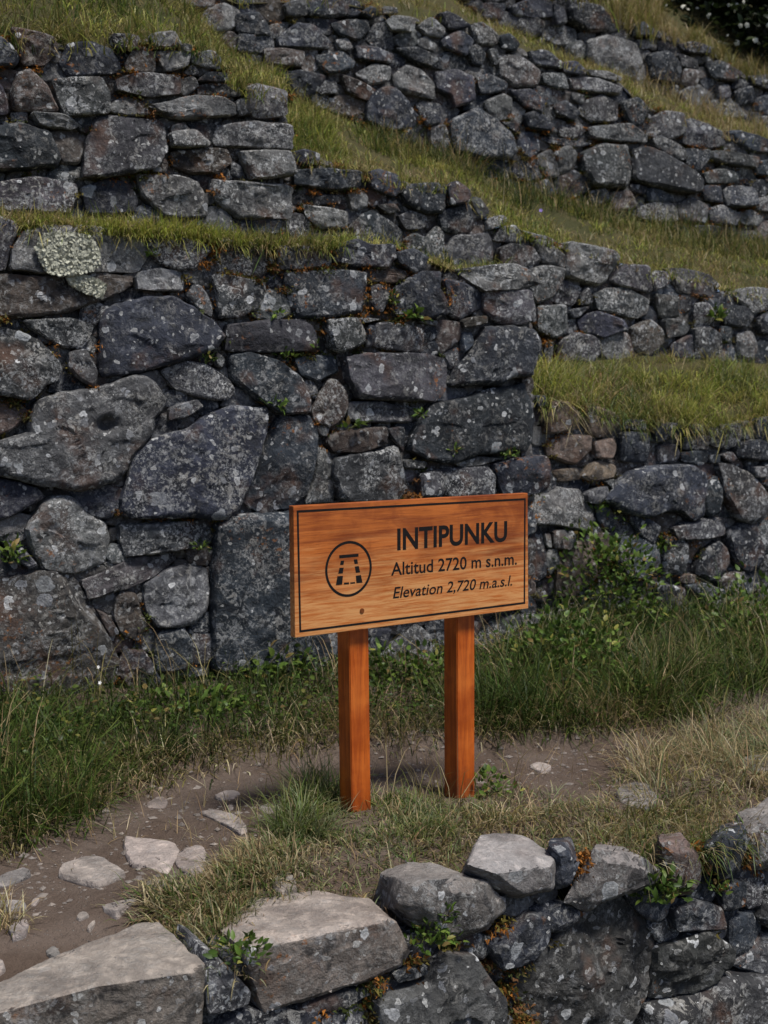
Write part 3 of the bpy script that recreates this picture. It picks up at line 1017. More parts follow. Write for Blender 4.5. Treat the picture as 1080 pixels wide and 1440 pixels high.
    return root, gap

# ------------------------------------------------------------------ ground, path and terrace tops
class Ledge:
    """ground that runs from the top of one wall back to the foot of the next"""
    def __init__(s, plf, top, plb, base=None, dz=0.0, bow=0.0, drop=0.02, back=0.0, seed=1):
        s.plf, s.top, s.plb, s.base, s.dz, s.bow, s.drop, s.back, s.seed = plf, top, plb, base, dz, bow, drop, back, seed
    def P(s, x, t):
        x = np.asarray(x, float); t = np.asarray(t, float)
        A = s.plf.at(x, s.top(x), np.full(x.shape, -.015 if s.base is not None or True else 0)); A[..., 2] -= s.drop
        if s.base is None:
            B = s.plb.at(x, np.full(x.shape, 500.0), np.full(x.shape, -.1)); B[..., 2] = A[..., 2] + s.dz
        else:
            B = s.plb.at(x, s.base(x), np.full(x.shape, -s.back))
        Q = A + (B - A) * t[..., None]
        Q[..., 2] += s.bow * np.sin(np.pi * t) + fbm(Q * np.array([2.2, 2.2, 0]), 3, s.seed) * .045 * np.sin(np.pi * np.clip(t, 0, 1)) ** .5
        return Q
    def mesh(s, name, x0, x1, mat, nx=160, nt_=24):
        x = np.linspace(x0, x1, nx); t = np.linspace(0, 1, nt_)
        X, T_ = np.meshgrid(x, t)
        V = s.P(X.ravel(), T_.ravel())
        i = np.arange(nx * nt_).reshape(nt_, nx)
        Q = np.stack([i[:-1, :-1], i[:-1, 1:], i[1:, 1:], i[1:, :-1]], -1).reshape(-1, 4)
        for col in (0, -1):                        # earth face at either end
            e = i[:, col]; b0 = len(V)
            V = np.vstack([V, V[e] - np.array([0, 0, 1.6])]); j = b0 + np.arange(nt_)
            Q = np.vstack([Q, np.stack([e[:-1], e[1:], j[1:], j[:-1]], 1)])
        o = link(name, mk_mesh(name, V, Q, mat)); o['kind'] = 'structure'
        return o

# the lower ground the foreground wall stands on: one sheet out to the horizon
xs = np.concatenate([np.linspace(-400, -8, 14), np.linspace(-7, 9, 60), np.linspace(10, 400, 14)])
ys = np.concatenate([np.linspace(-400, -4, 14), np.linspace(-3, 8, 45), np.linspace(9, 400, 14)])
X, Y = np.meshgrid(xs, ys)
Z = np.full(X.shape, LOWER_Z) + fbm(np.stack([X * .9, Y * .9, X * 0], -1), 3, 5) * .03
V = np.stack([X, Y, Z], -1).reshape(-1, 3)
i = np.arange(X.size).reshape(X.shape)
Q = np.stack([i[:-1, :-1], i[:-1, 1:], i[1:, 1:], i[1:, :-1]], -1).reshape(-1, 4)
o = link('ground', mk_mesh('ground', V, Q, M_TURF)); o['kind'] = 'structure'

# the path terrace between the foreground wall and the tall wall
FWp, Bp, Ap = PL['FW'], PL['B'], PL['A']
UD, UN = FWp.d, -FWp.n                     # along the walls, and away from the camera
ORG = FWp.p0
VA = float((Ap.p0 - ORG) @ UN); VB = float((Bp.p0 - ORG) @ UN)
def uv(P): return (P - ORG) @ UD, (P - ORG) @ UN
BANK = [(-600, 1330), (-300, 1250), (0, 1192), (110, 1152), (150, 1122), (260, 1097), (330, 1087), (470, 1067), (640, 1066), (760, 1056), (860, 1050), (940, 1036), (1080, 1006), (1360, 960), (1700, 910)]
bx = np.array(BANK, float); bP = on_z(bx[:, 0], bx[:, 1]); bu, bv = uv(bP)
def path_z(P):
    u, v = uv(P)
    e = np.interp(u, bu, bv)
    k = np.clip((v - e + .05) / .35, 0, 1); k = k * k * (3 - 2 * k)
    far = np.clip((v - e) / np.maximum(VB - e, .3), 0, 1)
    z = .045 * k + .10 * far
    q = np.stack([P[..., 0], P[..., 1], P[..., 1] * 0], -1)
    z = z + fbm(q * 2.3, 3, 3) * .018 + fbm(q * 14, 3, 8) * .006
    # the strip with the sign is a slightly raised verge
    s = np.exp(-((v - .45) / .30) ** 2) * np.clip((u + .75) / .5, 0, 1)
    z = z + .012 * s
    k2 = np.clip((.46 - v) / .2, 0, 1)
    return z - .045 * k2 * k2 * (3 - 2 * k2)
uu = np.linspace(-5.2, 9.0, 420); vv = np.concatenate([np.linspace(.06, VA, 88), np.linspace(VA + .06, VB + .3, 9)])
U, Vv = np.meshgrid(uu, vv)
P = ORG + U[..., None] * UD + Vv[..., None] * UN
P[..., 2] = path_z(P)
i = np.arange(U.size).reshape(U.shape)
Q = np.stack([i[:-1, :-1], i[:-1, 1:], i[1:, 1:], i[1:, :-1]], -1).reshape(-1, 4)
o = link('path', mk_mesh('path', P.reshape(-1, 3), Q, M_PATH)); o['kind'] = 'structure'

LG_A = Ledge(PL['A'], A_TOP, PL['C'], None, dz=.14, drop=.0, seed=21)
LG_B = Ledge(PL['B'], B_TOP, PL['C'], line([(740, 512), (850, 506), (900, 500), (1080, 512), (1360, 536), (1700, 552)]), drop=.03, bow=.05, seed=22)
LG_C = Ledge(PL['C'], C_TOP, PL['E'], E_BASE, drop=.04, bow=.03, seed=23, back=.08)
LG_D = Ledge(PL['D'], D_TOP, PL['E'], E_BASE, drop=.03, bow=.08, seed=24, back=.08)
LG_E = Ledge(PL['E'], E_TOP, PL['F'], F_BASE, drop=.05, bow=.02, seed=25, back=.08)
HILL = Plane(30.0, 24)
LG_F = Ledge(PL['F'], F_TOP, HILL, line([(-320, -620), (1360, -200), (1700, -60)]), drop=.06, seed=26)
LG_A.mesh('terrace_ground', -640, 738, M_TURF)
LG_B.mesh('terrace_ground', 640, 1680, M_TURF)
LG_C.mesh('terrace_ground', 330, 1680, M_TURF)
LG_D.mesh('terrace_ground', -640, 394, M_TURF)
LG_E.mesh('terrace_ground', -320, 1680, M_TURF)
LG_F.mesh('hillside', -320, 1680, M_TURF, 200, 60)

# ------------------------------------------------------------------ the walls
def parse_caps(t):
    out = []
    f = lambda s: np.array([[float(k) for k in q.split(',')] for q in s.split()])
    for ln in t.strip().splitlines():
        a, b_, c = ln.split('|'); out.append((a, f(b_), f(c)))
    return out
wallA, gapA = build_wall('A', WALL_A, 'tall dry stone wall of large dark lichened blocks directly behind the sign', -600, 757, A_TOP, A_BASE, 34, 1, moss_n=230)
wallB, gapB = build_wall('B', WALL_B, 'low brownish dry stone wall to the right of the sign under overhanging grass', 748, 1640, B_TOP, B_BASE, 26, 2, moss_n=110)
wallD, gapD = build_wall('D', WALL_D, 'short upper wall with a stepped right end, above the tall wall behind the sign', -600, 410, D_TOP, line([(-700, 300), (-320, 318), (0, 318), (410, 330)]), 30, 3, moss_n=90)
wallC, gapC = build_wall('C', WALL_C, 'grey rubble wall sloping down to the right behind the tall wall, with rounded stones', 404, 1640, C_TOP, C_BASE, 22, 4, moss_n=130)
wallE, gapE = build_wall('E', WALL_E, 'long dark upper wall of small slate stones across the top of the slope', 170, 1640, E_TOP, E_BASE, 17, 5, moss_n=220, spacing=3.2, grow=2.2)
wallF, gapF = build_wall('F', WALL_F, 'topmost low ruined wall below the dark flowering bush', 640, 1640, F_TOP, F_BASE, 14, 6, moss_n=60, spacing=3.2, grow=2.2)
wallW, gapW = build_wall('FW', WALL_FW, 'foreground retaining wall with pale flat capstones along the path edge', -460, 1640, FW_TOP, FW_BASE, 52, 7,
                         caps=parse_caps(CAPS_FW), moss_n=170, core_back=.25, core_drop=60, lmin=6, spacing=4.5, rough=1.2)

# the big pale leafy lichen on the long stone at the top left of the tall wall
def lichen_rosette(outline, plane, seed, parent, off):
    r = np.random.default_rng(seed)
    poly = np.array(outline, float); lo, hi = poly.min(0), poly.max(0)
    pts = r.uniform(lo, hi, (2600, 2)); pts = pts[pip(poly, pts[:, 0], pts[:, 1])]
    n = len(pts); C_ = plane.at(pts[:, 0], pts[:, 1], off + r.uniform(0, .013, n))
    rad = r.uniform(.004, .0105, n)
    a = np.linspace(0, 2 * np.pi, 8)[:-1]
    V, F = [], []
    up = np.array([0, 0, 1.0])
    for j in range(n):
        t1 = plane.d + r.normal(0, .45) * plane.n; t2 = up + r.normal(0, .45) * plane.n
        rr = rad[j] * r.uniform(.6, 1.25, 7)
        ring = C_[j] + (np.cos(a) * rr)[:, None] * t1 + (np.sin(a) * rr)[:, None] * t2
        b0 = len(V); V.append(C_[j] + plane.n * .001); V.extend(ring)
        for k in range(7): F.append((b0, b0 + 1 + k, b0 + 1 + (k + 1) % 7))
    m, nt, p = new_mat('pale_leafy_lichen'); b = NB(nt)
    pos = b.n('ShaderNodeNewGeometry').outputs['Position']
    b.l(b.mix(b.ramp(b.noise(pos, 60, 4, .7), .35, .65), (.34, .34, .26), (.56, .56, .45)), p.inputs['Base Color'])
    p.inputs['Roughness'].default_value = .9
    o = link('lichen', mk_mesh('lichen', np.array(V), np.array(F), m, False), parent)
    o['kind'] = 'stuff'; o['label'] = 'pale greenish leafy lichen patch'
lichen_rosette([(46, 352), (52, 336), (70, 328), (100, 330), (122, 334), (134, 352), (136, 375), (124, 382), (104, 388), (80, 389), (60, 385), (54, 368)], PL['A'], 3, wallA, .048)
lichen_rosette([(108, 388), (128, 392), (146, 402), (140, 420), (118, 412), (96, 400), (92, 390)], PL['A'], 4, wallA, .028)

# ------------------------------------------------------------------ the sign
BYAW = None
post_foot = on_z(500.0, 1153.0)
corners = np.array([(412.6, 711.9), (742.2, 693.3), (743.0, 855.6), (415.0, 897.0)])
def board_at(yaw):
    pl = Plane(1, yaw); pl.p0 = post_foot + pl.n * .034
    return pl, pl.at(corners[:, 0], corners[:, 1])
best = min(np.arange(24, 46, .1), key=lambda a: (lambda c: abs(np.linalg.norm(c[0] - c[3]) - np.linalg.norm(c[1] - c[2])))(board_at(a)[1]))
SP, BC = board_at(best)
print('sign yaw', best, 'corners', BC.round(3).tolist())
bl = BC[3]
ux = (BC[2] - BC[3]); BW = float(np.linalg.norm(ux)); ux = ux / BW
uz = BC[0] - BC[3]; uz = uz - ux * (uz @ ux); BH = float(np.linalg.norm(uz)); uz = uz / BH
un = np.cross(ux, uz)                     # towards the camera
MS = Matrix(((ux[0], uz[0], un[0], bl[0]), (ux[1], uz[1], un[1], bl[1]), (ux[2], uz[2], un[2], bl[2]), (0, 0, 0, 1)))
def bloc(x, y):
    """point of the board's face -> board coordinates (metres right, metres up)"""
    d = rays(x, y); o_ = np.array([0, 0, EYE]); t = ((bl - o_) @ un) / (d @ un)
    p_ = o_ + d * t[..., None] - bl
    return np.stack([p_ @ ux, p_ @ uz], -1)
def bz(x, y): return bloc(380 + np.asarray(x) / 2.7, 660 + np.asarray(y) / 2.7)   # reading taken on an enlarged view

BT = .030
print('board', BW, BH, 'eye dist', np.linalg.norm(bl))
sign = empty('sign', post_foot)
tag(sign, 'varnished wooden sign on two posts reading INTIPUNKU beside the path', 'sign')
M_BOARD = wood_material('varnished_board', (.22, .044, .008), (.57, .160, .028), (.76, .38, .14), .85, 'X', .46)
M_POST = wood_material('varnished_post', (.32, .056, .007), (.66, .150, .017), (.70, .22, .035), .45, 'Z', .40)
M_PAINT = plain_material('black_groove_paint', (.012, .011, .011), .6)

def board_part(name, V, F, mat, smooth=False, parent=None, bevel=0):
    bm = bmesh.new(); vs = [bm.verts.new(v) for v in V]
    for f in F: bm.faces.new([vs[k] for k in f])
    bmesh.ops.recalc_face_normals(bm, faces=bm.faces[:])
    if bevel: bmesh.ops.bevel(bm, geom=bm.edges[:], offset=bevel, segments=2, affect='EDGES', profile=.6)
    me = bpy.data.meshes.new(name); bm.to_mesh(me); bm.free(); me.materials.append(mat)
    o = bpy.data.objects.new(name, me); COL.objects.link(o)
    o.parent = parent or sign
    o.matrix_parent_inverse = Matrix.Translation(-Vector(sign.location)) if parent is None else parent.matrix_world.inverted()
    o.matrix_basis = MS
    return o
cl = [np.array([(BC[k] - bl) @ ux, (BC[k] - bl) @ uz]) for k in (3, 2, 1, 0)]
V = [(*c, 0.0) for c in cl] + [(*c, -BT) for c in cl]
BOX = [(0, 1, 2, 3), (7, 6, 5, 4), (0, 4, 5, 1), (1, 5, 6, 2), (2, 6, 7, 3), (3, 7, 4, 0)]
board = board_part('board', V, BOX, M_BOARD, bevel=.0022)
sign.location = post_foot
bpy.context.view_layer.update()

def flat_poly(name, polys, thick=.0006, parent=None, mat=None):
    V, F = [], []
    for p_ in polys:
        b0, n = len(V), len(p_)
        V += [(a, c, thick) for a, c in p_] + [(a, c, -.001) for a, c in p_]
        F.append(tuple(range(b0, b0 + n))); F.append(tuple(reversed(range(b0 + n, b0 + 2 * n))))
        for k in range(n):
            j = (k + 1) % n; F.append((b0 + k, b0 + n + k, b0 + n + j, b0 + j))
    return board_part(name, V, F, mat or M_PAINT, parent=parent)
# black border line
oc = bz([104, 967, 965, 114], [160, 113, 507, 615])
cen = oc.mean(0)
def inset(q, d):
    out = []
    for k in range(4):
        a, b_, c = q[k - 1], q[k], q[(k + 1) % 4]
        e1 = (b_ - a) / np.linalg.norm(b_ - a); e2 = (c - b_) / np.linalg.norm(c - b_)
        n1 = np.array([e1[1], -e1[0]]); n2 = np.array([e2[1], -e2[0]])
        if n1 @ (cen - b_) < 0: n1 = -n1
        if n2 @ (cen - b_) < 0: n2 = -n2
        out.append(b_ + (n1 + n2) * d / (1 + n1 @ n2))
    return np.array(out)
o0, o1 = inset(oc, -.0035), inset(oc, .0035)
flat_poly('border_line', [[o0[k], o0[(k + 1) % 4], o1[(k + 1) % 4], o1[k]] for k in range(4)])
# emblem: ring and stepped doorway
rc = bz([298.0], [378.0])[0]; rt = bz([298, 298], [272, 484]); RO = abs(rt[0][1] - rt[1][1]) / 2
rl = bz([210, 387], [380, 375]); RX = abs(rl[1][0] - rl[0][0]) / 2
ang = np.linspace(0, 2 * np.pi, 65)
ring = []
TH = .0085
for k in range(64):
    a, b_ = ang[k], ang[k + 1]
    ring.append([(rc[0] + math.cos(a) * RX, rc[1] + math.sin(a) * RO), (rc[0] + math.cos(b_) * RX, rc[1] + math.sin(b_) * RO),
                 (rc[0] + math.cos(b_) * (RX - TH), rc[1] + math.sin(b_) * (RO - TH)), (rc[0] + math.cos(a) * (RX - TH), rc[1] + math.sin(a) * (RO - TH))])
flat_poly('emblem_ring', ring)
blk = [[(262, 326), (335, 320), (335, 331), (262, 338)], [(268, 347), (281, 346), (278, 362), (265, 363)], [(263, 374), (279, 373), (275, 395), (258, 396)],
       [(255, 406), (276, 404), (273, 437), (249, 440)], [(317, 342), (330, 341), (333, 358), (320, 359)], [(321, 369), (336, 367), (341, 391), (325, 393)],
       [(325, 404), (344, 401), (350, 430), (327, 432)], [(280, 430), (299, 429), (299, 436), (280, 437)], [(304, 429), (322, 428), (322, 433), (304, 435)]]
flat_poly('emblem_doorway', [[tuple(q) for q in bz([p_[0] for p_ in k], [p_[1] for p_ in k])] for k in blk])
kp = bz([348.0], [537.0])[0]
M_PLUG = plain_material('dark_wood_plug', (.16, .05, .015), .5)
flat_poly('wood_plug', [[(kp[0] + math.cos(a) * .0085, kp[1] + math.sin(a) * .0085) for a in ang[:-1:4]]], .0022, mat=M_PLUG)

def lettering(name, text, p_left, p_right, cap_h, shear=0.0, fat=0.0):
    """p_left, p_right: baseline ends on the board; cap_h: capital height in metres"""
    cu = bpy.data.curves.new(name, 'FONT'); cu.body = text; cu.shear = shear; cu.offset = fat
    cu.extrude = 0.0; cu.resolution_u = 4
    tmp = bpy.data.objects.new('lettering_curve', cu); COL.objects.link(tmp)
    bpy.context.view_layer.update()
    me = bpy.data.meshes.new_from_object(tmp.evaluated_get(bpy.context.evaluated_depsgraph_get()))
    bpy.data.objects.remove(tmp); bpy.data.curves.remove(cu)
    co = np.empty(len(me.vertices) * 3); me.vertices.foreach_get('co', co); co = co.reshape(-1, 3)
    # height of a capital in this font
    ref = bpy.data.curves.new('ref', 'FONT'); ref.body = 'H'; ref.offset = fat
    tr = bpy.data.objects.new('ref', ref); COL.objects.link(tr); bpy.context.view_layer.update()
    rm = bpy.data.meshes.new_from_object(tr.evaluated_get(bpy.context.evaluated_depsgraph_get()))
    rz = max(v.co.y for v in rm.vertices); bpy.data.objects.remove(tr); bpy.data.curves.remove(ref); bpy.data.meshes.remove(rm)
    x0, x1 = co[:, 0].min(), co[:, 0].max()
    pl_, pr_ = np.array(p_left), np.array(p_right)
    e = pr_ - pl_; Lx = np.linalg.norm(e); e = e / Lx; f = np.array([-e[1], e[0]])
    sx, sy = Lx / (x1 - x0), cap_h / rz
    q = pl_ + ((co[:, 0] - x0) * sx)[:, None] * e + (co[:, 1] * sy)[:, None] * f
    me.vertices.foreach_set('co', np.c_[q, np.zeros(len(q))].astype(np.float32).ravel())
    bm = bmesh.new(); bm.from_mesh(me)
    seen, isl = set(), []
    for f in bm.faces:                       # islands, with the dots of i and t kept with their letter
        if f in seen: continue
        st, comp = [f], []
        seen.add(f)
        while st:
            g = st.pop(); comp.append(g)
            for e_ in g.edges:
                for h in e_.link_faces:
                    if h not in seen: seen.add(h); st.append(h)
        xs_ = [v.co.x for g in comp for v in g.verts]; isl.append([min(xs_), max(xs_), comp])
    isl.sort(key=lambda q_: q_[0]); mer = []
    for a0, a1, comp in isl:
        if mer and min(mer[-1][1], a1) - max(mer[-1][0], a0) > .55 * min(a1 - a0, mer[-1][1] - mer[-1][0]):
            mer[-1][0] = min(mer[-1][0], a0); mer[-1][1] = max(mer[-1][1], a1); mer[-1][2] += comp
        else: mer.append([a0, a1, list(comp)])
    line_ = bpy.data.objects.new(name, None); COL.objects.link(line_); line_.parent = sign
    line_.matrix_parent_inverse = Matrix.Translation(-Vector(sign.location)); line_.matrix_basis = MS
    for a0, a1, comp in mer:
        ids, V_, F_ = {}, [], []
        for g in comp:
            for v in g.verts:
                if v not in ids: ids[v] = len(V_); V_.append(v.co[:])
            F_.append([ids[v] for v in g.verts])
        b2_ = bmesh.new(); vs_ = [b2_.verts.new(v) for v in V_]
        for f in F_:
            try: b2_.faces.new([vs_[k] for k in f])
            except ValueError: pass
        r_ = bmesh.ops.extrude_face_region(b2_, geom=b2_.faces[:])
        for v in [g for g in r_['geom'] if isinstance(g, bmesh.types.BMVert)]: v.co.z += .0005
        bmesh.ops.recalc_face_normals(b2_, faces=b2_.faces[:])
        m2 = bpy.data.meshes.new('letter'); b2_.to_mesh(m2); b2_.free(); m2.materials.append(M_PAINT)
        o = bpy.data.objects.new('letter', m2); COL.objects.link(o); o.parent = line_
    bm.free(); bpy.data.meshes.remove(me)
    return line_
b1 = bz([482, 899], [305, 271]); t1 = bz([480.0], [225.0])[0]
lettering('title_lettering', 'INTIPUNKU', b1[0], b1[1], abs(t1[1] - b1[0][1]), fat=.026)
b2 = bz([459, 936], [403, 361]); b2c = bz([655, 653], [387, 339])
lettering('altitude_lettering', 'Altitud 2720 m s.n.m.', b2[0], b2[1], abs(b2c[1][1] - b2c[0][1]) * .98, fat=.012)
b3 = bz([466, 918], [490, 441]); b3c = bz([466, 476], [490, 447])
lettering('elevation_lettering', 'Elevation 2,720 m.a.s.l.', b3[0], b3[1], abs(b3c[1][1] - b3c[0][1]), shear=.2, fat=.010)

# posts: square timber behind the board, standing in the verge
def post(px_c, py_top, px_b, py_b, width, seed):
    d = rays(np.array([px_c, px_b]), np.array([py_top, py_b])); o_ = np.array([0, 0, EYE])
    q0 = bl - un * (BT + .001)
    t = ((q0 - o_) @ un) / (d @ un); Pt = o_ + d * t[:, None]
    top_, bot = Pt
    ax = (top_ - bot) / np.linalg.norm(top_ - bot)
    top_ = top_ + ax * (BH * .86); bot = bot - ax * .22
    V = []
    for e in (bot, top_):
        for a, b_ in ((-.5, 0), (.5, 0), (.5, -1), (-.5, -1)):
            V.append(e + ux * a * width + un * b_ * width)
    V = np.array(V)
    mid = bot
    bm = bmesh.new(); vs = [bm.verts.new(v - mid) for v in V]
    for f in ((0, 1, 2, 3), (7, 6, 5, 4), (0, 4, 5, 1), (1, 5, 6, 2), (2, 6, 7, 3), (3, 7, 4, 0)): bm.faces.new([vs[k] for k in f])
    bmesh.ops.recalc_face_normals(bm, faces=bm.faces[:])
    bmesh.ops.bevel(bm, geom=bm.edges[:], offset=.003, segments=2, affect='EDGES')
    me = bpy.data.meshes.new('post'); bm.to_mesh(me); bm.free(); me.materials.append(M_POST)
    o = link('post', me, sign); o.location = mid
    return o
post(504.8, 890, 508.5, 1150, .0775, 1)
post(655.3, 870, 655.5, 1115, .0795, 2)

# ------------------------------------------------------------------ loose stones on the path
LOOSE = [
 ('s', 'large pale flat slab half sunk in the path, left of the grass tongue', [(80, 1222), (90, 1210), (115, 1203), (145, 1201), (160, 1215), (178, 1230), (152, 1240), (135, 1248), (110, 1234), (82, 1232)], .05),
 ('s', 'pale lilac slab with a notched edge beside the grass tongue', [(174, 1180), (186, 1191), (224, 1192), (228, 1184), (250, 1188), (253, 1198), (248, 1222), (236, 1230), (205, 1222), (176, 1214)], .035),
 ('s', 'squarish pale slab against the grass, right of the notched slab', [(250, 1203), (270, 1196), (288, 1197), (291, 1232), (268, 1238), (247, 1226)], .04),
 ('c', 'bluish grey stone at the left edge of the path', [(-12, 1236), (22, 1222), (40, 1216), (46, 1228), (30, 1240), (0, 1247), (-12, 1246)], .04),
 ('c', 'long thin pale stone at the left picture edge below the bluish stone', [(-14, 1268), (18, 1268), (38, 1271), (36, 1279), (0, 1283), (-14, 1282)], .03),
 ('s', 'rounded tan stone next to the small straw tuft on the left', [(8, 1306), (26, 1298), (37, 1292), (45, 1299), (38, 1312), (18, 1320)], .045),
 ('s', 'small pale stone at the left edge nearest the big capstone', [(-10, 1334), (4, 1335), (9, 1343), (0, 1350), (-10, 1351)], .03),
 ('s', 'pointed pale flake just above the big left capstone', [(138, 1278), (160, 1273), (178, 1270), (198, 1268), (176, 1282), (164, 1289), (152, 1285)], .03),
 ('s', 'slanting tan slab in the path left of the sign post', [(278, 1149), (298, 1147), (316, 1154), (336, 1160), (352, 1178), (334, 1182), (312, 1166), (292, 1156)], .035),
 ('s', 'small rounded pale stone on the bare path left of the sign post', [(361, 1143), (378, 1137), (393, 1140), (391, 1149), (372, 1151)], .03),
 ('s', 'little pale pebble upslope of the slanting tan slab', [(318, 1138), (328, 1136), (331, 1146), (319, 1148)], .03),
 ('c', 'rounded grey boulder in the straw grass on the right verge', [(864, 1113), (882, 1105), (908, 1105), (926, 1119), (918, 1134), (882, 1132), (868, 1126)], .055),
 ('c', 'grey stone in the grass at the right picture edge', [(1032, 1079), (1056, 1071), (1092, 1072), (1098, 1092), (1052, 1091)], .06),
 ('s', 'reddish half buried stone in the grass behind the slab capstone', [(382, 1240), (394, 1230), (416, 1231), (420, 1246), (400, 1252), (386, 1250)], .03),
 ('s', 'triangular pale chip in the middle of the left path', [(106, 1291), (117, 1282), (128, 1288), (112, 1294)], .02),
 ('s', 'narrow tilted pale chip nearest the pointed flake', [(121, 1301), (132, 1290), (137, 1292), (126, 1304)], .02),
 ('s', 'thin pale chip between the large flat slab and the grass', [(43, 1272), (48, 1262), (57, 1262), (50, 1272)], .02),
 ('s', 'flat tan stone in the bare patch of the right verge', [(842, 1170), (858, 1165), (868, 1172), (862, 1182), (846, 1181)], .025),
 ('s', 'flat tan stone bedded in the path between the two grey slabs and the bank', [(205, 1128), (222, 1122), (238, 1126), (230, 1136), (210, 1137)], .02),
 ('s', 'long low stone at the top of the bare path near the bank', [(300, 1118), (322, 1112), (340, 1116), (330, 1124), (306, 1125)], .02),
 ('c', 'small grey stone beside the tan straw tuft at left', [(60, 1322), (78, 1316), (88, 1324), (74, 1332)], .02),
 ('s', 'pale flake in the bare earth right of the large flat slab', [(205, 1250), (222, 1244), (236, 1250), (224, 1259), (208, 1258)], .018),
 ('s', 'flat pale stone in the bare strip behind the right post', [(742, 1078), (760, 1073), (778, 1078), (764, 1086)], .018),
]
r = np.random.default_rng(91)
for k, (tone, lab, poly, hgt) in enumerate(LOOSE):
    p = resample(chaikin(np.array(poly, float), .15), 22)
    c = p.mean(0)
    p = c + (p - c) * (1 + r.normal(0, .06, len(p)))[:, None]
    G = on_z(p[:, 0], p[:, 1]); G[:, 2] = path_z(G)
    cg = G.mean(0)
    top = cg + (G - cg) * r.uniform(.86, .96, len(G))[:, None]; top[:, 2] = cg[2] + hgt * .36 * r.uniform(.75, 1.0, len(G))
    top[:, 2] += (top - cg)[:, :2] @ r.normal(0, .05, 2)
    low = cg + (G - cg) * .9; low[:, 2] -= .05
    V, F = hull_stone(np.vstack([G + np.array([0, 0, .004]), top, low]), 300 + k, L=.010, amp=.003, smooth=1, ridge=.004)
    o = link('loose_stone', sharp(mk_mesh('loose_stone', V, F, M_SLAB)))
    local_origin(o, cg)
    set_colour(o, tone, r)
    tag(o, lab, 'stone', 'loose stones on the path')

def scatter_pebbles(name, n, pts, lo, hi, seed, label):
    r = np.random.default_rng(seed)
    base = np.array([(1, 0, 0), (-1, 0, 0), (0, 1, 0), (0, -1, 0), (0, 0, 1), (0, 0, -1)], float)
    tri = np.array([(0, 2, 4), (2, 1, 4), (1, 3, 4), (3, 0, 4), (2, 0, 5), (1, 2, 5), (3, 1, 5), (0, 3, 5)])
    V, F = [], []
    for k in range(n):
        s = lo * (hi / lo) ** (r.random() ** 3.5)
        bm = base * (1 + r.normal(0, .22, (6, 1))) * s * np.array([1, r.uniform(.5, 1), r.uniform(.25, .6)])
        a = r.uniform(0, 6.28); ca, sa = math.cos(a), math.sin(a)
        bm = np.c_[bm[:, 0] * ca - bm[:, 1] * sa, bm[:, 0] * sa + bm[:, 1] * ca, bm[:, 2]]
        F.append(tri + 6 * k); V.append(bm + pts[k])
    o = link(name, mk_mesh(name, np.vstack(V), np.vstack(F), M_SLAB, False))
    o.color = (.145, .126, .110, .1); o['kind'] = 'stuff'; o['label'] = label; o['category'] = 'gravel'
px = r.uniform(-150, 440, 2600); py = r.uniform(1075, 1400, 2600)
px2 = r.uniform(480, 900, 700); py2 = r.uniform(1045, 1110, 700)
G = on_z(np.r_[px, px2], np.r_[py, py2]); G[:, 2] = path_z(G) + .001
G = G[uv(G)[1] > .50]
scatter_pebbles('gravel', len(G), G, .003, .021, 5, 'scattered pale pebbles on the bare brown path')

# ------------------------------------------------------------------ grass
GREEN = [(.075, .125, .022), (.105, .155, .030), (.060, .100, .020), (.140, .175, .040)]
DEEP = [(.020, .040, .008), (.032, .058, .010), (.045, .075, .013), (.026, .044, .010), (.062, .068, .016)]
LIME = [(.330, .350, .066), (.400, .385, .096), (.270, .320, .058), (.470, .415, .150), (.200, .240, .048)]
STRAW = [(.440, .350, .190), (.350, .265, .135), (.520, .440, .270), (.270, .195, .100)]
SAGE = [(.170, .215, .095), (.225, .255, .125), (.135, .185, .068), (.275, .280, .150)]
OLIVE = [(.175, .165, .046), (.235, .210, .068), (.130, .130, .036), (.300, .250, .098)]
def pal(*parts):
    c, w_ = [], []
    for p, w in parts:
        for k in p: c.append(k); w_.append(w / len(p))
    w_ = np.array(w_); return np.array(c), w_ / w_.sum()

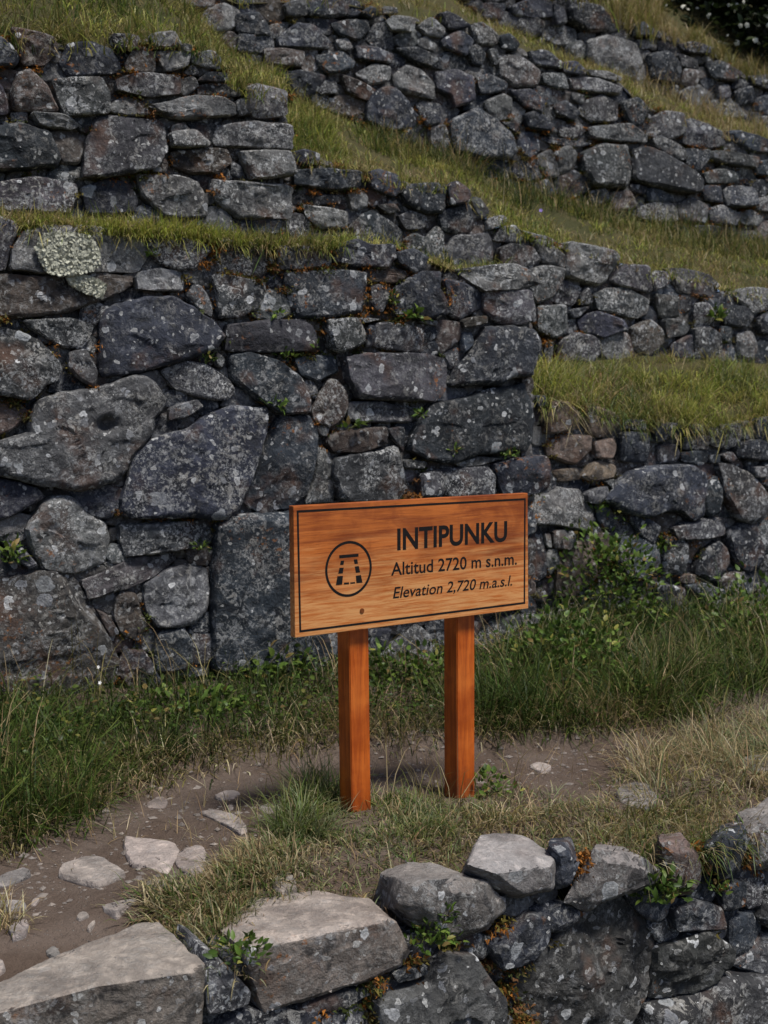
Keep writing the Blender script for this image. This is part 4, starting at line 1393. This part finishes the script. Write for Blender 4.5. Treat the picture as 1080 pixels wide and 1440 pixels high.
def blades(P, L, seed, palette, width=.0035, lean=.5, bend=1.2, clump=None, wind=(0, 0), tipdry=.35):
    """P root points, L lengths; returns arrays of a triangle mesh with 5 faces per blade"""
    r = np.random.default_rng(seed); n = len(P)
    cols, wts = palette
    if clump is None:
        az = r.uniform(0, 2 * np.pi, n); ci = r.choice(len(cols), n, p=wts)
    else:
        d = P[:, :2] - clump[:, :2]; az = np.arctan2(d[:, 1], d[:, 0]) + r.normal(0, .7, n)
        key = np.floor(clump[:, 0] * 977.3 + clump[:, 1] * 613.7).astype(np.int64)
        rk = (_hash(key, key * 3, key * 7, seed) + 1) / 2
        pt = fbm(np.c_[clump[:, :2] * 2.1, np.full(n, seed * 1.7)], 2, seed)      # species grow in patches
        rk = np.clip(.5 + .55 * pt + .55 * (rk - .5), 0, 1)
        cc = np.searchsorted(np.cumsum(wts), np.clip(rk, 0, .9999))
        ci = np.where(r.random(n) < .55, cc, r.choice(len(cols), n, p=wts))
    dirx = np.stack([np.cos(az) + wind[0], np.sin(az) + wind[1]], 1); dirx /= np.linalg.norm(dirx, axis=1)[:, None] + 1e-6
    th0 = np.abs(r.normal(0, lean, n)); kap = np.abs(r.normal(bend, bend * .5, n))
    side = np.stack([-dirx[:, 1], dirx[:, 0], np.zeros(n)], 1)
    tw = r.normal(0, .5, n)[:, None]; side = side + np.c_[dirx * tw, np.zeros(n)]
    side /= np.linalg.norm(side, axis=1)[:, None]
    pos = P.copy(); pts = [pos.copy()]
    for s in range(3):
        th = np.minimum(th0 + kap * (s + .3) / 3, 2.4)
        step = (L / 3)[:, None] * np.c_[dirx * np.sin(th)[:, None], np.cos(th)]
        pos = pos + step; pts.append(pos.copy())
    wv = (width * r.uniform(.6, 1.4, n))[:, None]
    V = np.stack([pts[0] - side * wv * .5, pts[0] + side * wv * .5, pts[1] - side * wv * .5, pts[1] + side * wv * .5,
                  pts[2] - side * wv * .36, pts[2] + side * wv * .36, pts[3]], 1).reshape(-1, 3)
    f = np.array([(0, 1, 3), (0, 3, 2), (2, 3, 5), (2, 5, 4), (4, 5, 6)])
    F = (f[None] + 7 * np.arange(n)[:, None, None]).reshape(-1, 3)
    c = cols[ci] * r.uniform(.60, 1.35, (n, 1)) * (1 + r.normal(0, .05, (n, 3)))
    C_ = np.repeat(c[:, None, :], 7, 1)
    dry = (r.random(n) < tipdry)[:, None] * np.array([.30, .22, .11])
    has = (dry.sum(1) > 0)[:, None]
    C_[:, 6] = np.where(has, dry * .8 + C_[:, 6] * .2, C_[:, 6]); C_[:, 4:6] = np.where(has[:, None], (dry * .35)[:, None] + C_[:, 4:6] * .65, C_[:, 4:6])
    return V, F, C_.reshape(-1, 3)

def grass_object(name, parts, label, mat=None, cat='grass'):
    nv = 0; Vs, Fs, Cs = [], [], []
    for V, F, c in parts: Vs.append(V); Fs.append(F + nv); Cs.append(c); nv += len(V)
    me = mk_mesh(name, np.vstack(Vs), np.vstack(Fs), mat or M_GRASS); set_tint(me, np.vstack(Cs))
    o = link(name, me); tag(o, label, cat, None, 'stuff')
    return o

def sample_poly(poly, n, r):
    poly = np.array(poly, float); lo, hi = poly.min(0), poly.max(0); out = np.zeros((0, 2))
    while len(out) < n:
        q = r.uniform(lo, hi, (n * 2, 2)); out = np.vstack([out, q[pip(poly, q[:, 0], q[:, 1])]])
    return out[:n]

def clumped(q_to_P, centres, per, spread, r):
    """centres (k,3) world -> blade roots around them"""
    k = len(centres); cl = np.repeat(centres, per, 0)
    P = cl + np.c_[r.normal(0, spread, (k * per, 2)), np.zeros(k * per)]
    return P, cl

def ground_grass(poly, k, per, spread, lo, hi, seed, palette, **kw):
    r = np.random.default_rng(seed)
    q = sample_poly(poly, k, r); C_ = on_z(q[:, 0], q[:, 1])
    P, cl = clumped(None, C_, per, spread, r)
    P[:, 2] = path_z(P) - .006
    kl = np.repeat(r.uniform(.65, 1.25, k), per)
    L = r.uniform(lo, hi, len(P)) * kl
    for ft in (post_foot, on_z(648.0, 1112.0)):        # trodden short around the feet of the posts
        L = L * np.clip(np.hypot(P[:, 0] - ft[0], P[:, 1] - ft[1] + .06) / .22, .35, 1)
    return blades(P, L, seed, palette, clump=cl, **kw)

def ledge_grass(lg, x0, x1, t0, t1, k, per, spread, lo, hi, seed, palette, tpow=1.0, bare=0, **kw):
    r = np.random.default_rng(seed)
    x = r.uniform(x0, x1, k); t = t0 + (t1 - t0) * r.random(k) ** tpow
    if bare:
        q0 = lg.P(x, t); kp = vnoise(q0 * np.array([1.6, 1.6, 0]) + 9.1, 77) + .5 * vnoise(q0 * np.array([4.5, 4.5, 0]), 78) + r.normal(0, .15, k) > -bare
        x, t, k = x[kp], t[kp], int(kp.sum())
    C_ = lg.P(x, t)
    cl = np.repeat(C_, per, 0)
    x2 = np.repeat(x, per) + r.normal(0, spread * 220, k * per); t2 = np.clip(np.repeat(t, per) + r.normal(0, spread, k * per), -.03, 1)
    P = lg.P(x2, t2); P[:, 2] -= .004
    kl = np.repeat(r.uniform(.6, 1.3, k), per)
    return blades(P, r.uniform(lo, hi, len(P)) * kl, seed, palette, clump=cl, **kw)

bank = [(-560, 1310), (-250, 1235), (0, 1190), (60, 1172), (110, 1150), (150, 1116), (260, 1088), (330, 1072), (470, 1050), (640, 1046), (760, 1036), (860, 1034), (940, 1024), (1080, 1000), (1300, 965), (1620, 915), (1620, 850), (1300, 875), (1080, 880), (900, 893), (760, 915), (450, 955), (300, 955), (150, 978), (0, 1012), (-250, 1050), (-560, 1100)]
front_edge = [(-250, 1240), (0, 1196), (110, 1156), (150, 1126), (260, 1092), (470, 1056), (640, 1052), (860, 1038), (940, 1030), (940, 1010), (860, 1018), (640, 1026), (470, 1030), (260, 1072), (150, 1090), (0, 1150), (-250, 1190)]
left_tuft = [(-420, 1290), (-200, 1235), (0, 1190), (60, 1172), (115, 1148), (140, 1100), (60, 1060), (0, 1040), (-200, 1060), (-420, 1090)]
grass_object('grass', [
    ground_grass(bank, 1500, 26, .06, .06, .19, 41, pal((DEEP, 9), (GREEN, 3.5), (OLIVE, .5), (STRAW, .25)), width=.0042, lean=.5, bend=1.3, tipdry=.08),
    ground_grass(left_tuft, 190, 34, .045, .16, .36, 42, pal((DEEP, 6), (GREEN, 3.5), (STRAW, .3)), width=.0042, lean=.55, bend=1.5, tipdry=.08),
    ground_grass(front_edge, 260, 22, .045, .08, .20, 43, pal((DEEP, 2), (STRAW, 3), (OLIVE, 3)), width=.0036, lean=.8, bend=1.6, wind=(-.25, -.7)),
    ground_grass([(660, 1050), (760, 1046), (900, 1030), (1080, 990), (1300, 950), (1300, 880), (1080, 885), (900, 900), (740, 930), (680, 980)], 430, 24, .06, .14, .34, 44,
                 pal((DEEP, 7), (GREEN, 4.5), (OLIVE, .7), (STRAW, .35)), width=.0042, lean=.5, bend=1.3, tipdry=.08),
    ground_grass([(880, 1020), (1080, 960), (1300, 930), (1300, 900), (1080, 910), (880, 960)], 90, 20, .06, .20, .38, 45, pal((OLIVE, 2), (STRAW, .8), (GREEN, 3)), width=.0036, lean=.5, bend=1.6),
    ground_grass([(0, 1010), (480, 955), (480, 1000), (0, 1080)], 46, 5, .05, .25, .46, 46, pal((STRAW, 2), (OLIVE, 2)), width=.003, lean=.35, bend=1.0),
    ground_grass([(520, 1015), (1080, 955), (1080, 900), (700, 930)], 38, 6, .06, .28, .48, 47, pal((STRAW, 3), (OLIVE, 1)), width=.003, lean=.4, bend=1.3),
], 'dark green grass bank along the foot of the tall wall')

verge = [(300, 1335), (262, 1314), (232, 1290), (215, 1270), (190, 1266), (215, 1256), (298, 1250), (312, 1222), (355, 1192), (400, 1176), (425, 1140), (470, 1118), (560, 1122), (625, 1118), (690, 1108), (740, 1114), (850, 1124),
         (880, 1072), (930, 1046), (1080, 1010), (1300, 975), (1600, 925), (1600, 1010), (1300, 1080), (1080, 1130), (1040, 1146), (1000, 1175), (960, 1172), (930, 1178), (880, 1186), (838, 1184), (800, 1180), (740, 1178), (676, 1172), (655, 1208), (640, 1222), (598, 1208), (560, 1206), (535, 1226),
         (520, 1262), (440, 1250), (350, 1262), (310, 1308), (330, 1345)]
tongue = [(300, 1335), (262, 1316), (232, 1292), (215, 1272), (190, 1268), (215, 1258), (300, 1255), (340, 1215), (400, 1190), (420, 1230), (350, 1258), (312, 1305), (325, 1340)]
edge_r = [(650, 1200), (700, 1168), (800, 1176), (840, 1182), (935, 1172), (1000, 1172), (1040, 1142), (1080, 1118), (1080, 1080), (960, 1120), (840, 1140), (700, 1140), (600, 1190)]
around = [(420, 1190), (430, 1140), (470, 1115), (560, 1124), (625, 1114), (685, 1104), (735, 1122), (720, 1150), (640, 1180), (520, 1200)]
right_tuft = [(880, 1090), (900, 1058), (950, 1040), (1080, 1010), (1250, 980), (1500, 940), (1500, 1000), (1250, 1060), (1080, 1090), (1000, 1120), (930, 1125)]
grass_object('verge_grass', [
    ground_grass(verge, 640, 24, .050, .03, .085, 51, pal((SAGE, 4), (STRAW, 4.0), (GREEN, 2), (OLIVE, 1)), width=.0034, lean=.9, bend=1.5, wind=(-.2, -.2)),
    ground_grass(tongue, 170, 30, .035, .04, .10, 52, pal((SAGE, 3), (STRAW, 4), (GREEN, 2.4)), width=.0036, lean=1.0, bend=1.2, wind=(-.5, -.4)),
    ground_grass([(400, 1190), (415, 1135), (445, 1112), (478, 1118), (480, 1160), (440, 1195)], 40, 30, .03, .10, .22, 153, pal((GREEN, 4), (SAGE, 3), (STRAW, .8)), width=.0036, lean=.45, bend=1.2),
    ground_grass(around, 150, 24, .04, .03, .075, 53, pal((GREEN, 4), (SAGE, 2.5), (STRAW, 1.3)), width=.0036, lean=.45, bend=1.2),
    ground_grass(right_tuft, 150, 40, .045, .11, .24, 54, pal((SAGE, 4), (STRAW, 3.5), (OLIVE, 2)), width=.0032, lean=.7, bend=1.7, wind=(-.4, -.2)),
    ground_grass(edge_r, 120, 26, .035, .06, .13, 55, pal((STRAW, 5), (OLIVE, 2), (SAGE, 1.5), (GREEN, 1)), width=.0032, lean=1.1, bend=1.5, wind=(.1, -.8)),
    ground_grass([(420, 1180), (440, 1130), (700, 1085), (760, 1100), (700, 1150), (500, 1180)], 26, 4, .03, .22, .38, 56, pal((STRAW, 3), (OLIVE, 2)), width=.0026, lean=.4, bend=1.2),
    ground_grass([(535, 1238), (560, 1232), (640, 1228), (660, 1222), (800, 1192), (925, 1192), (990, 1186), (1050, 1164), (1060, 1150), (990, 1172), (925, 1180), (800, 1180), (660, 1206), (560, 1216)], 60, 26, .03, .09, .17, 159, pal((SAGE, 3), (STRAW, 3), (GREEN, 3)), width=.0032, lean=1.0, bend=1.7, wind=(0, -.8)),
    ground_grass([(-20, 1285), (22, 1282), (22, 1318), (-20, 1320)], 8, 24, .03, .06, .12, 57, pal((STRAW, 4), (OLIVE, 2)), width=.003, lean=.8, bend=1.2),
    ground_grass([(120, 1160), (300, 1100), (480, 1080), (640, 1075), (860, 1058), (860, 1085), (700, 1095), (420, 1140), (330, 1210), (200, 1200), (60, 1215)], 90, 4, .06, .05, .14, 58, pal((STRAW, 5), (OLIVE, 1)), width=.0024, lean=1.35, bend=.5),
], 'pale straw and green grass on the verge around the sign posts')

# grass on the wall tops and slopes above
grass_object('ledge_grass', [
    ledge_grass(LG_A, -580, 488, .0, .16, 1150, 28, .02, .06, .14, 61, pal((LIME, 6), (GREEN, 1.5), (STRAW, 1.2), (OLIVE, 1.5)), width=.0036, lean=.8, bend=1.5, wind=(.15, -.35)),
    ledge_grass(LG_A, -580, 730, .15, .95, 320, 16, .05, .05, .11, 62, pal((LIME, 3), (GREEN, 2), (OLIVE, 2)), width=.004, lean=.6, bend=1.3),
    ledge_grass(LG_A, 596, 660, .0, .10, 34, 26, .02, .03, .055, 63, pal((OLIVE, 3), (LIME, 2), (STRAW, 2)), width=.0036, lean=.9, bend=1.4),
], 'bright yellow green turf fringe on top of the tall wall')
grass_object('ledge_grass', [
    ledge_grass(LG_B, 745, 1600, .0, .62, 300, 60, .045, .10, .25, 64, pal((LIME, 6), (SAGE, 2), (STRAW, 1.5), (GREEN, 2)), width=.0042, lean=.7, bend=1.8, wind=(.3, -.35)),
    ledge_grass(LG_B, 745, 1600, .3, .95, 260, 28, .03, .05, .13, 164, pal((LIME, 3), (OLIVE, 3), (GREEN, 2)), width=.004, lean=.6, bend=1.5),
    ledge_grass(LG_B, 760, 1600, .0, .10, 210, 30, .02, .07, .17, 65, pal((GREEN, 3), (OLIVE, 3), (LIME, 2), (STRAW, 1)), width=.004, lean=1.3, bend=1.6, wind=(.1, -.9)),
    ledge_grass(LG_B, 770, 840, .0, .04, 9, 5, .01, .25, .38, 66, pal((STRAW, 1),), width=.0032, lean=1.3, bend=1.5, wind=(.1, -1.3)),
], 'thick tussock of long yellow green grass overhanging the low brown wall')
grass_object('slope_grass', [
    ledge_grass(LG_C, 402, 1600, .0, .9, 1450, 22, .04, .035, .11, 67, pal((GREEN, 2.0), (LIME, 3.4), (OLIVE, 4), (STRAW, 1.2)), width=.0048, lean=.6, bend=1.4, bare=.48),
    ledge_grass(LG_C, 402, 470, .1, .8, 110, 26, .04, .08, .20, 68, pal((GREEN, 3), (LIME, 2), (OLIVE, 2)), width=.0045, lean=.5, bend=1.4),
    ledge_grass(LG_C, 520, 1600, .55, .97, 480, 18, .04, .10, .28, 69, pal((DEEP, 5), (OLIVE, 2.5), (GREEN, 2), (STRAW, .6)), width=.004, lean=.45, bend=1.3, tipdry=.15),
    ledge_grass(LG_C, 520, 1600, .4, .97, 90, 5, .05, .25, .48, 169, pal((STRAW, 3), (OLIVE, 2)), width=.003, lean=.35, bend=1.1),
    ledge_grass(LG_C, 402, 1600, .0, .06, 150, 20, .02, .05, .12, 170, pal((LIME, 4), (STRAW, 1.5)), width=.004, lean=1.0, bend=1.3, wind=(0, -.7)),
], 'olive grass slope between the grey rubble wall and the long upper wall')
grass_object('slope_grass', [
    ledge_grass(LG_D, -580, 396, .0, .92, 760, 28, .04, .05, .14, 70, pal((GREEN, 3), (LIME, 3), (OLIVE, 4), (DEEP, 1)), width=.0048, lean=.6, bend=1.4),
    ledge_grass(LG_D, -580, 396, .0, .06, 170, 24, .01, .06, .15, 71, pal((OLIVE, 3), (GREEN, 2), (STRAW, 1)), width=.004, lean=1.0, bend=1.4, wind=(0, -.6)),
], 'olive green grass above the short stepped wall, upper left')
grass_object('slope_grass', [
    ledge_grass(LG_E, 300, 1600, .0, .9, 800, 26, .04, .05, .14, 72, pal((OLIVE, 4), (LIME, 2.4), (STRAW, 1.8)), width=.0052, lean=.6, bend=1.3, bare=.48),
    ledge_grass(LG_E, 900, 1600, .3, .95, 120, 18, .04, .15, .34, 73, pal((OLIVE, 3), (STRAW, 2.2)), width=.0046, lean=.4, bend=1.2),
], 'tawny grass strip between the long upper wall and the ruined top wall')
grass_object('slope_grass', [
    ledge_grass(LG_F, 560, 935, .0, .09, 480, 24, .008, .20, .50, 74, pal((OLIVE, 4), (STRAW, 2), (LIME, 1.4)), width=.0065, lean=.4, bend=1.2),
    ledge_grass(LG_F, 910, 1600, .0, .016, 260, 24, .004, .10, .26, 174, pal((OLIVE, 4), (STRAW, 2)), width=.0065, lean=.4, bend=1.2),
    ledge_grass(LG_F, -300, 900, .10, .75, 700, 16, .01, .3, .6, 75, pal((DEEP, 3), (OLIVE, 3)), width=.012, lean=.5, bend=1.2),
], 'tall tawny grass above the ruined top wall')

# ------------------------------------------------------------------ leafy plants
def leaves(P, D, size, seed, palette, aspect=.55):
    r = np.random.default_rng(seed); n = len(P)
    cols, wts = palette
    D = D / np.linalg.norm(D, axis=1)[:, None]
    s = np.cross(D, r.normal(0, 1, (n, 3)) * .6 + np.array([0, 0, 1.0])); s /= np.linalg.norm(s, axis=1)[:, None] + 1e-9
    up = np.cross(s, D)
    L = (size * r.uniform(.55, 1.3, n))[:, None]; w_ = L * aspect * .5
    tip = P + D * L - up * L * .22
    m1 = P + D * L * .30 + up * L * .03; m2 = P + D * L * .68 - up * L * .03
    V = np.stack([P, m1 - s * w_, m1, m1 + s * w_, m2 - s * w_ * .85, m2, m2 + s * w_ * .85, tip], 1)
    V[:, 2] -= up * L * .05; V[:, 5] -= up * L * .05
    f = np.array([(0, 2, 1), (0, 3, 2), (1, 2, 5), (1, 5, 4), (2, 3, 6), (2, 6, 5), (4, 5, 7), (5, 6, 7)])
    F = (f[None] + 8 * np.arange(n)[:, None, None]).reshape(-1, 3)
    c = cols[r.choice(len(cols), n, p=wts)] * r.uniform(.7, 1.3, (n, 1))
    return V.reshape(-1, 3), F, np.repeat(c, 8, 0)

HERB = pal(([(.095, .160, .026), (.065, .115, .020), (.135, .195, .036), (.045, .080, .016)], 5), ([(.26, .25, .06), (.24, .17, .06)], .6))
DARKH = pal(([(.012, .022, .007), (.018, .030, .009), (.026, .040, .011), (.036, .050, .015)], 1))
def herb(name, label, cat, centre, R3, n, size, seed, palette=HERB, stems=9, group=None, aspect=.55, up=.9):
    r = np.random.default_rng(seed)
    root = empty(name, centre); tag(root, label, cat, group)
    c = np.asarray(centre, float)
    q = r.normal(0, 1, (n, 3)); q /= np.linalg.norm(q, axis=1)[:, None]; q *= r.random((n, 1)) ** .45
    lump = 1 + .35 * vnoise(q * 2.2 + seed, seed)
    q = q * lump[:, None]; q[:, 2] = np.abs(q[:, 2])
    P = c + q * np.array(R3)
    D = q * np.array([1, 1, .6]) + r.normal(0, .45, (n, 3)) + np.array([0, 0, up * .4])
    V, F, cc = leaves(P, D, size, seed, palette, aspect)
    me = mk_mesh('foliage', V, F, M_LEAF); set_tint(me, cc)
    o = link('foliage', me, root)
    if stems:
        e = P[r.integers(0, n, stems)]
        b0 = np.repeat(c[None], stems, 0) + r.normal(0, .15, (stems, 3)) * np.array(R3) * np.array([1, 1, 0])
        L = np.linalg.norm(e - b0, axis=1)
        s = np.cross(e - b0, r.normal(0, 1, (stems, 3))); s /= np.linalg.norm(s, axis=1)[:, None] + 1e-9
        s2 = np.cross(e - b0, s); s2 /= np.linalg.norm(s2, axis=1)[:, None] + 1e-9
        wd = .0022
        V = np.concatenate([np.stack([b0 - s * wd, b0 + s * wd, b0 + s2 * wd, e], 1).reshape(-1, 3)])
        f = np.array([(0, 1, 3), (1, 2, 3), (2, 0, 3)]); F = (f[None] + 4 * np.arange(stems)[:, None, None]).reshape(-1, 3)
        me = mk_mesh('stems', V, F, M_LEAF); set_tint(me, np.tile([.09, .10, .03], (len(V), 1)))
        link('stems', me, root)
    return root

cover = [(-250, 1190), (0, 1150), (150, 1085), (300, 1060), (640, 1045), (860, 1030), (1080, 980), (1300, 950), (1300, 885), (1080, 885), (900, 900), (740, 930), (600, 960), (450, 962), (300, 962), (150, 985), (0, 1018), (-250, 1055)]
r = np.random.default_rng(77)
q = sample_poly(cover, 700, r); C_ = on_z(q[:, 0], q[:, 1])
C_ = C_[vnoise(C_ * np.array([1.7, 1.7, 0]) + 4.0, 31) + r.normal(0, .15, len(C_)) > .12]; nc = len(C_)
C_ = np.repeat(C_, 13, 0) + np.c_[r.normal(0, .07, (nc * 13, 2)), np.zeros(nc * 13)]
C_[:, 2] = path_z(C_) + r.uniform(.01, .13, len(C_))
V, F, cc = leaves(C_, np.c_[r.normal(0, 1, (len(C_), 2)), r.uniform(-.1, .8, len(C_))], .024, 78, HERB, .6)
me = mk_mesh('ground_cover', V, F, M_LEAF); set_tint(me, cc * .6)
tag(link('ground_cover', me), 'low leafy weeds among the dark grass of the bank', 'weeds', None, 'stuff')

def ground_at(x, y):
    P = on_z(np.array([x], float), np.array([y], float))[0]; P[2] = path_z(P[None])[0]; return P
PLANTS = [
 ('leafy herb mound rising against the low wall, right of the sign', 852, 915, (.36, .22, .62), 2000, .036),
 ('lower leafy herb mound spilling down the bank right of the sign', 800, 985, (.36, .26, .36), 1300, .032),
 ('leafy clump half hiding the low wall at the far right', 1050, 930, (.32, .2, .36), 700, .034),
 ('bright round leaved clump at the wall foot left of the sign posts', 375, 985, (.22, .12, .13), 330, .046),
 ('dark leafy herb growing from the wall foot between small stones, left', 195, 985, (.20, .12, .26), 420, .040),
 ('leafy herb between the two sign posts at the wall foot', 580, 990, (.30, .14, .16), 520, .034),
 ('broad leaved patch in the middle of the dark grass bank', 265, 1030, (.34, .16, .10), 420, .034),
 ('small green herb tuft at the foot of the right sign post', 690, 1112, (.10, .07, .10), 120, .026),
]
for k, (lab, x, y, R3, n, size) in enumerate(PLANTS):
    herb('leafy_plant', lab, 'plant', ground_at(x, y), R3, n, size, 500 + k, group='leafy plants on the grass bank', stems=14)
WALLPL = [
 ('FW', 'green herb hanging between the slab capstone and the round boulder', 600, 1325, (.075, .05, .08), 150, .026, HERB),
 ('FW', 'fern like plant growing under the brown capstones at lower right', 922, 1262, (.085, .05, .085), 150, .034, HERB),
 ('FW', 'sprig of small leaves on the face of the round boulder', 622, 1290, (.035, .02, .035), 34, .018, HERB),
 ('FW', 'fresh green herb in the notch beside the small wedge stone', 335, 1345, (.08, .06, .06), 110, .026, HERB),
 ('FW', 'tiny herb beside the bluish capstone at right', 1003, 1252, (.03, .03, .05), 40, .022, HERB),
 ('A', 'rosette plant above the dark leaning stone in the tall wall', 384, 574, (.05, .04, .045), 34, .05, HERB),
 ('A', 'rosette plant at the foot of the dark slab left of the brown wedge', 402, 503, (.045, .03, .035), 26, .036, HERB),
 ('A', 'small rosette on the end of the long dark slab', 437, 490, (.03, .02, .03), 18, .03, HERB),
 ('A', 'grassy rosette under the pale capstone near the top of the tall wall', 579, 450, (.05, .04, .05), 40, .055, HERB),
 ('A', 'pale rosette in the gap right of the brown squarish stone', 387, 444, (.035, .02, .02), 20, .034, HERB),
 ('A', 'light green sprig above the big spotted block behind the sign', 588, 586, (.03, .02, .03), 22, .03, HERB),
 ('A', 'trailing sprig on the face of the big spotted block', 634, 640, (.035, .03, .07), 44, .03, HERB),
 ('A', 'small fern under the big spotted block near the sign top', 712, 642, (.045, .03, .04), 34, .034, HERB),
 ('A', 'drooping strap leaves beside the brown rounded stone', 490, 603, (.06, .04, .04), 16, .06, HERB),
 ('A', 'sprig by the dark diamond stone tip', 290, 508, (.05, .03, .04), 36, .026, HERB),
 ('A', 'green herb on the small lichened stone at lower left', 280, 772, (.04, .03, .03), 32, .026, HERB),
 ('A', 'leafy sprig at the left picture edge beside the round boulder', 10, 790, (.06, .04, .10), 50, .045, HERB),
 ('A', 'tiny bright sprig in the joint right of the long lichen stone', 214, 361, (.025, .02, .025), 16, .024, HERB),
 ('A', 'green tuft beside the pointed pale stone near the wall top', 549, 428, (.03, .03, .06), 34, .03, HERB),
 ('C', 'rosette fern in the grey rubble wall at the right', 1003, 452, (.07, .05, .07), 50, .06, HERB),
 ('B', 'yellow green sprig beside the blue dark stones of the low wall', 930, 770, (.05, .04, .05), 36, .04, HERB),
 ('B', 'leafy sprig between the pale slab and the dark blocks', 838, 720, (.045, .03, .07), 44, .03, HERB),
]
for k, (wk, lab, x, y, R3, n, size, palette) in enumerate(WALLPL):
    c = PL[wk].at(np.array([x], float), np.array([y], float), np.array([.02]))[0]
    herb('joint_plant', lab, 'plant', c, R3, n, size, 600 + k, palette, stems=5, group='small plants rooted in wall joints', aspect=.42)

# dark bush with white flowers on the hillside, top right
def bush(name, label, x, t, R3, n, size, seed, nfl):
    c = LG_F.P(np.array([x], float), np.array([t], float))[0]
    root = herb(name, label, 'bush', c, R3, n, size, seed, DARKH, stems=30)
    r = np.random.default_rng(seed + 1)
    q = r.normal(0, 1, (nfl, 3)); q /= np.linalg.norm(q, axis=1)[:, None]; q[:, 2] = np.abs(q[:, 2]); q[:, 1] = -np.abs(q[:, 1])
    P = c + q * np.array(R3) * r.uniform(.93, 1.06, (nfl, 1))
    a = np.linspace(0, 2 * np.pi, 6)[:-1]
    V, F, b0 = [], [], 0
    for p in P:
        t = r.normal(0, .4, 3) + np.array([0, -1, .4]); t /= np.linalg.norm(t)
        s = np.cross(t, [0, 0, 1.0]); s /= np.linalg.norm(s); u2 = np.cross(s, t); sz = r.uniform(.016, .036)
        V.append(p + t * .01); V.extend(p + s * math.cos(k) * sz + u2 * math.sin(k) * sz for k in a)
        F.extend((b0, b0 + 1 + k, b0 + 1 + (k + 1) % 5) for k in range(5)); b0 += 6
    m, nt, p = new_mat('white_petals'); p.inputs['Base Color'].default_value = (.62, .62, .52, 1); p.inputs['Roughness'].default_value = .8
    o = link('flowers', mk_mesh('flowers', np.array(V), np.array(F), m, False), root); o['kind'] = 'stuff'
bush('flowering_bush', 'dark bush speckled with small white flowers at the top right corner', 1100, .030, (1.75, .6, 2.7), 9500, .10, 801, 330)
bush('flowering_bush', 'dark bush with few white flowers left of the corner bush above the ruined wall', 1000, .085, (1.5, .8, 2.2), 8000, .10, 802, 130)
bush('flowering_bush', 'dark bush at the right edge beyond the top wall, right of the corner bush', 1340, .045, (1.5, 1.0, 2.0), 6000, .10, 803, 90)

# few small flowers
def flower(label, c, h, col, n, seed, size=.007):
    r = np.random.default_rng(seed)
    root = empty('wildflower', c); tag(root, label, 'flower', 'small wildflowers')
    c = np.asarray(c)
    st = []
    V, F, b0 = [], [], 0
    for k in range(n):
        e = c + np.array([r.normal(0, .03), r.normal(0, .02), h * r.uniform(.8, 1.1)])
        st.append(blades(np.array([[*c]]), np.array([np.linalg.norm(e - c)]), seed + k, pal((OLIVE, 1)), width=.002, lean=.15, bend=.2))
        top = st[-1][0][6]
        for q in range(5):
            a = q * 1.2566; d = np.array([math.cos(a), math.sin(a) * .6 - .3, math.sin(a)]) * size
            d2 = np.array([math.cos(a + .6), math.sin(a + .6) * .6 - .3, math.sin(a + .6)]) * size
            d3 = np.array([math.cos(a - .6), math.sin(a - .6) * .6 - .3, math.sin(a - .6)]) * size
            V += [top, top + d3 * .8, top + d * 1.25, top + d2 * .8]; F += [(b0, b0 + 1, b0 + 2), (b0, b0 + 2, b0 + 3)]; b0 += 4
    m, nt, p = new_mat('petals'); p.inputs['Base Color'].default_value = (*col, 1); p.inputs['Roughness'].default_value = .7
    link('petals', mk_mesh('petals', np.array(V), np.array(F), m, False), root)
    nv = 0; Vs, Fs, Cs = [], [], []
    for v, f, cc in st: Vs.append(v); Fs.append(f + nv); Cs.append(cc); nv += len(v)
    me = mk_mesh('stems', np.vstack(Vs), np.vstack(Fs), M_GRASS); set_tint(me, np.vstack(Cs)); link('stems', me, root)
for k, (lab, x, y) in enumerate([('tiny white flower, leftmost of three in the dark grass below the big brown stone', 82, 1012), ('tiny white flower, middle of three in the dark grass below the big brown stone', 93, 1012),
                                 ('tiny white flower, right of three in the dark grass below the big brown stone', 104, 1011), ('tiny white flower in the grass at the left, lower of the pair', 134, 1034),
                                 ('tiny white flower in the grass at the left, upper of the pair', 140, 1016)]):
    flower(lab, ground_at(x, y), .12, (.75, .75, .72), 1, 900 + k)
flower('purple flower on the olive slope right of the grey rubble wall top', LG_C.P(np.array([765.0]), np.array([.25]))[0], .13, (.20, .14, .42), 1, 910, .012)
flower('purple flower in the grass above the short stepped wall', LG_D.P(np.array([201.0]), np.array([.12]))[0], .16, (.13, .12, .45), 1, 911, .012)
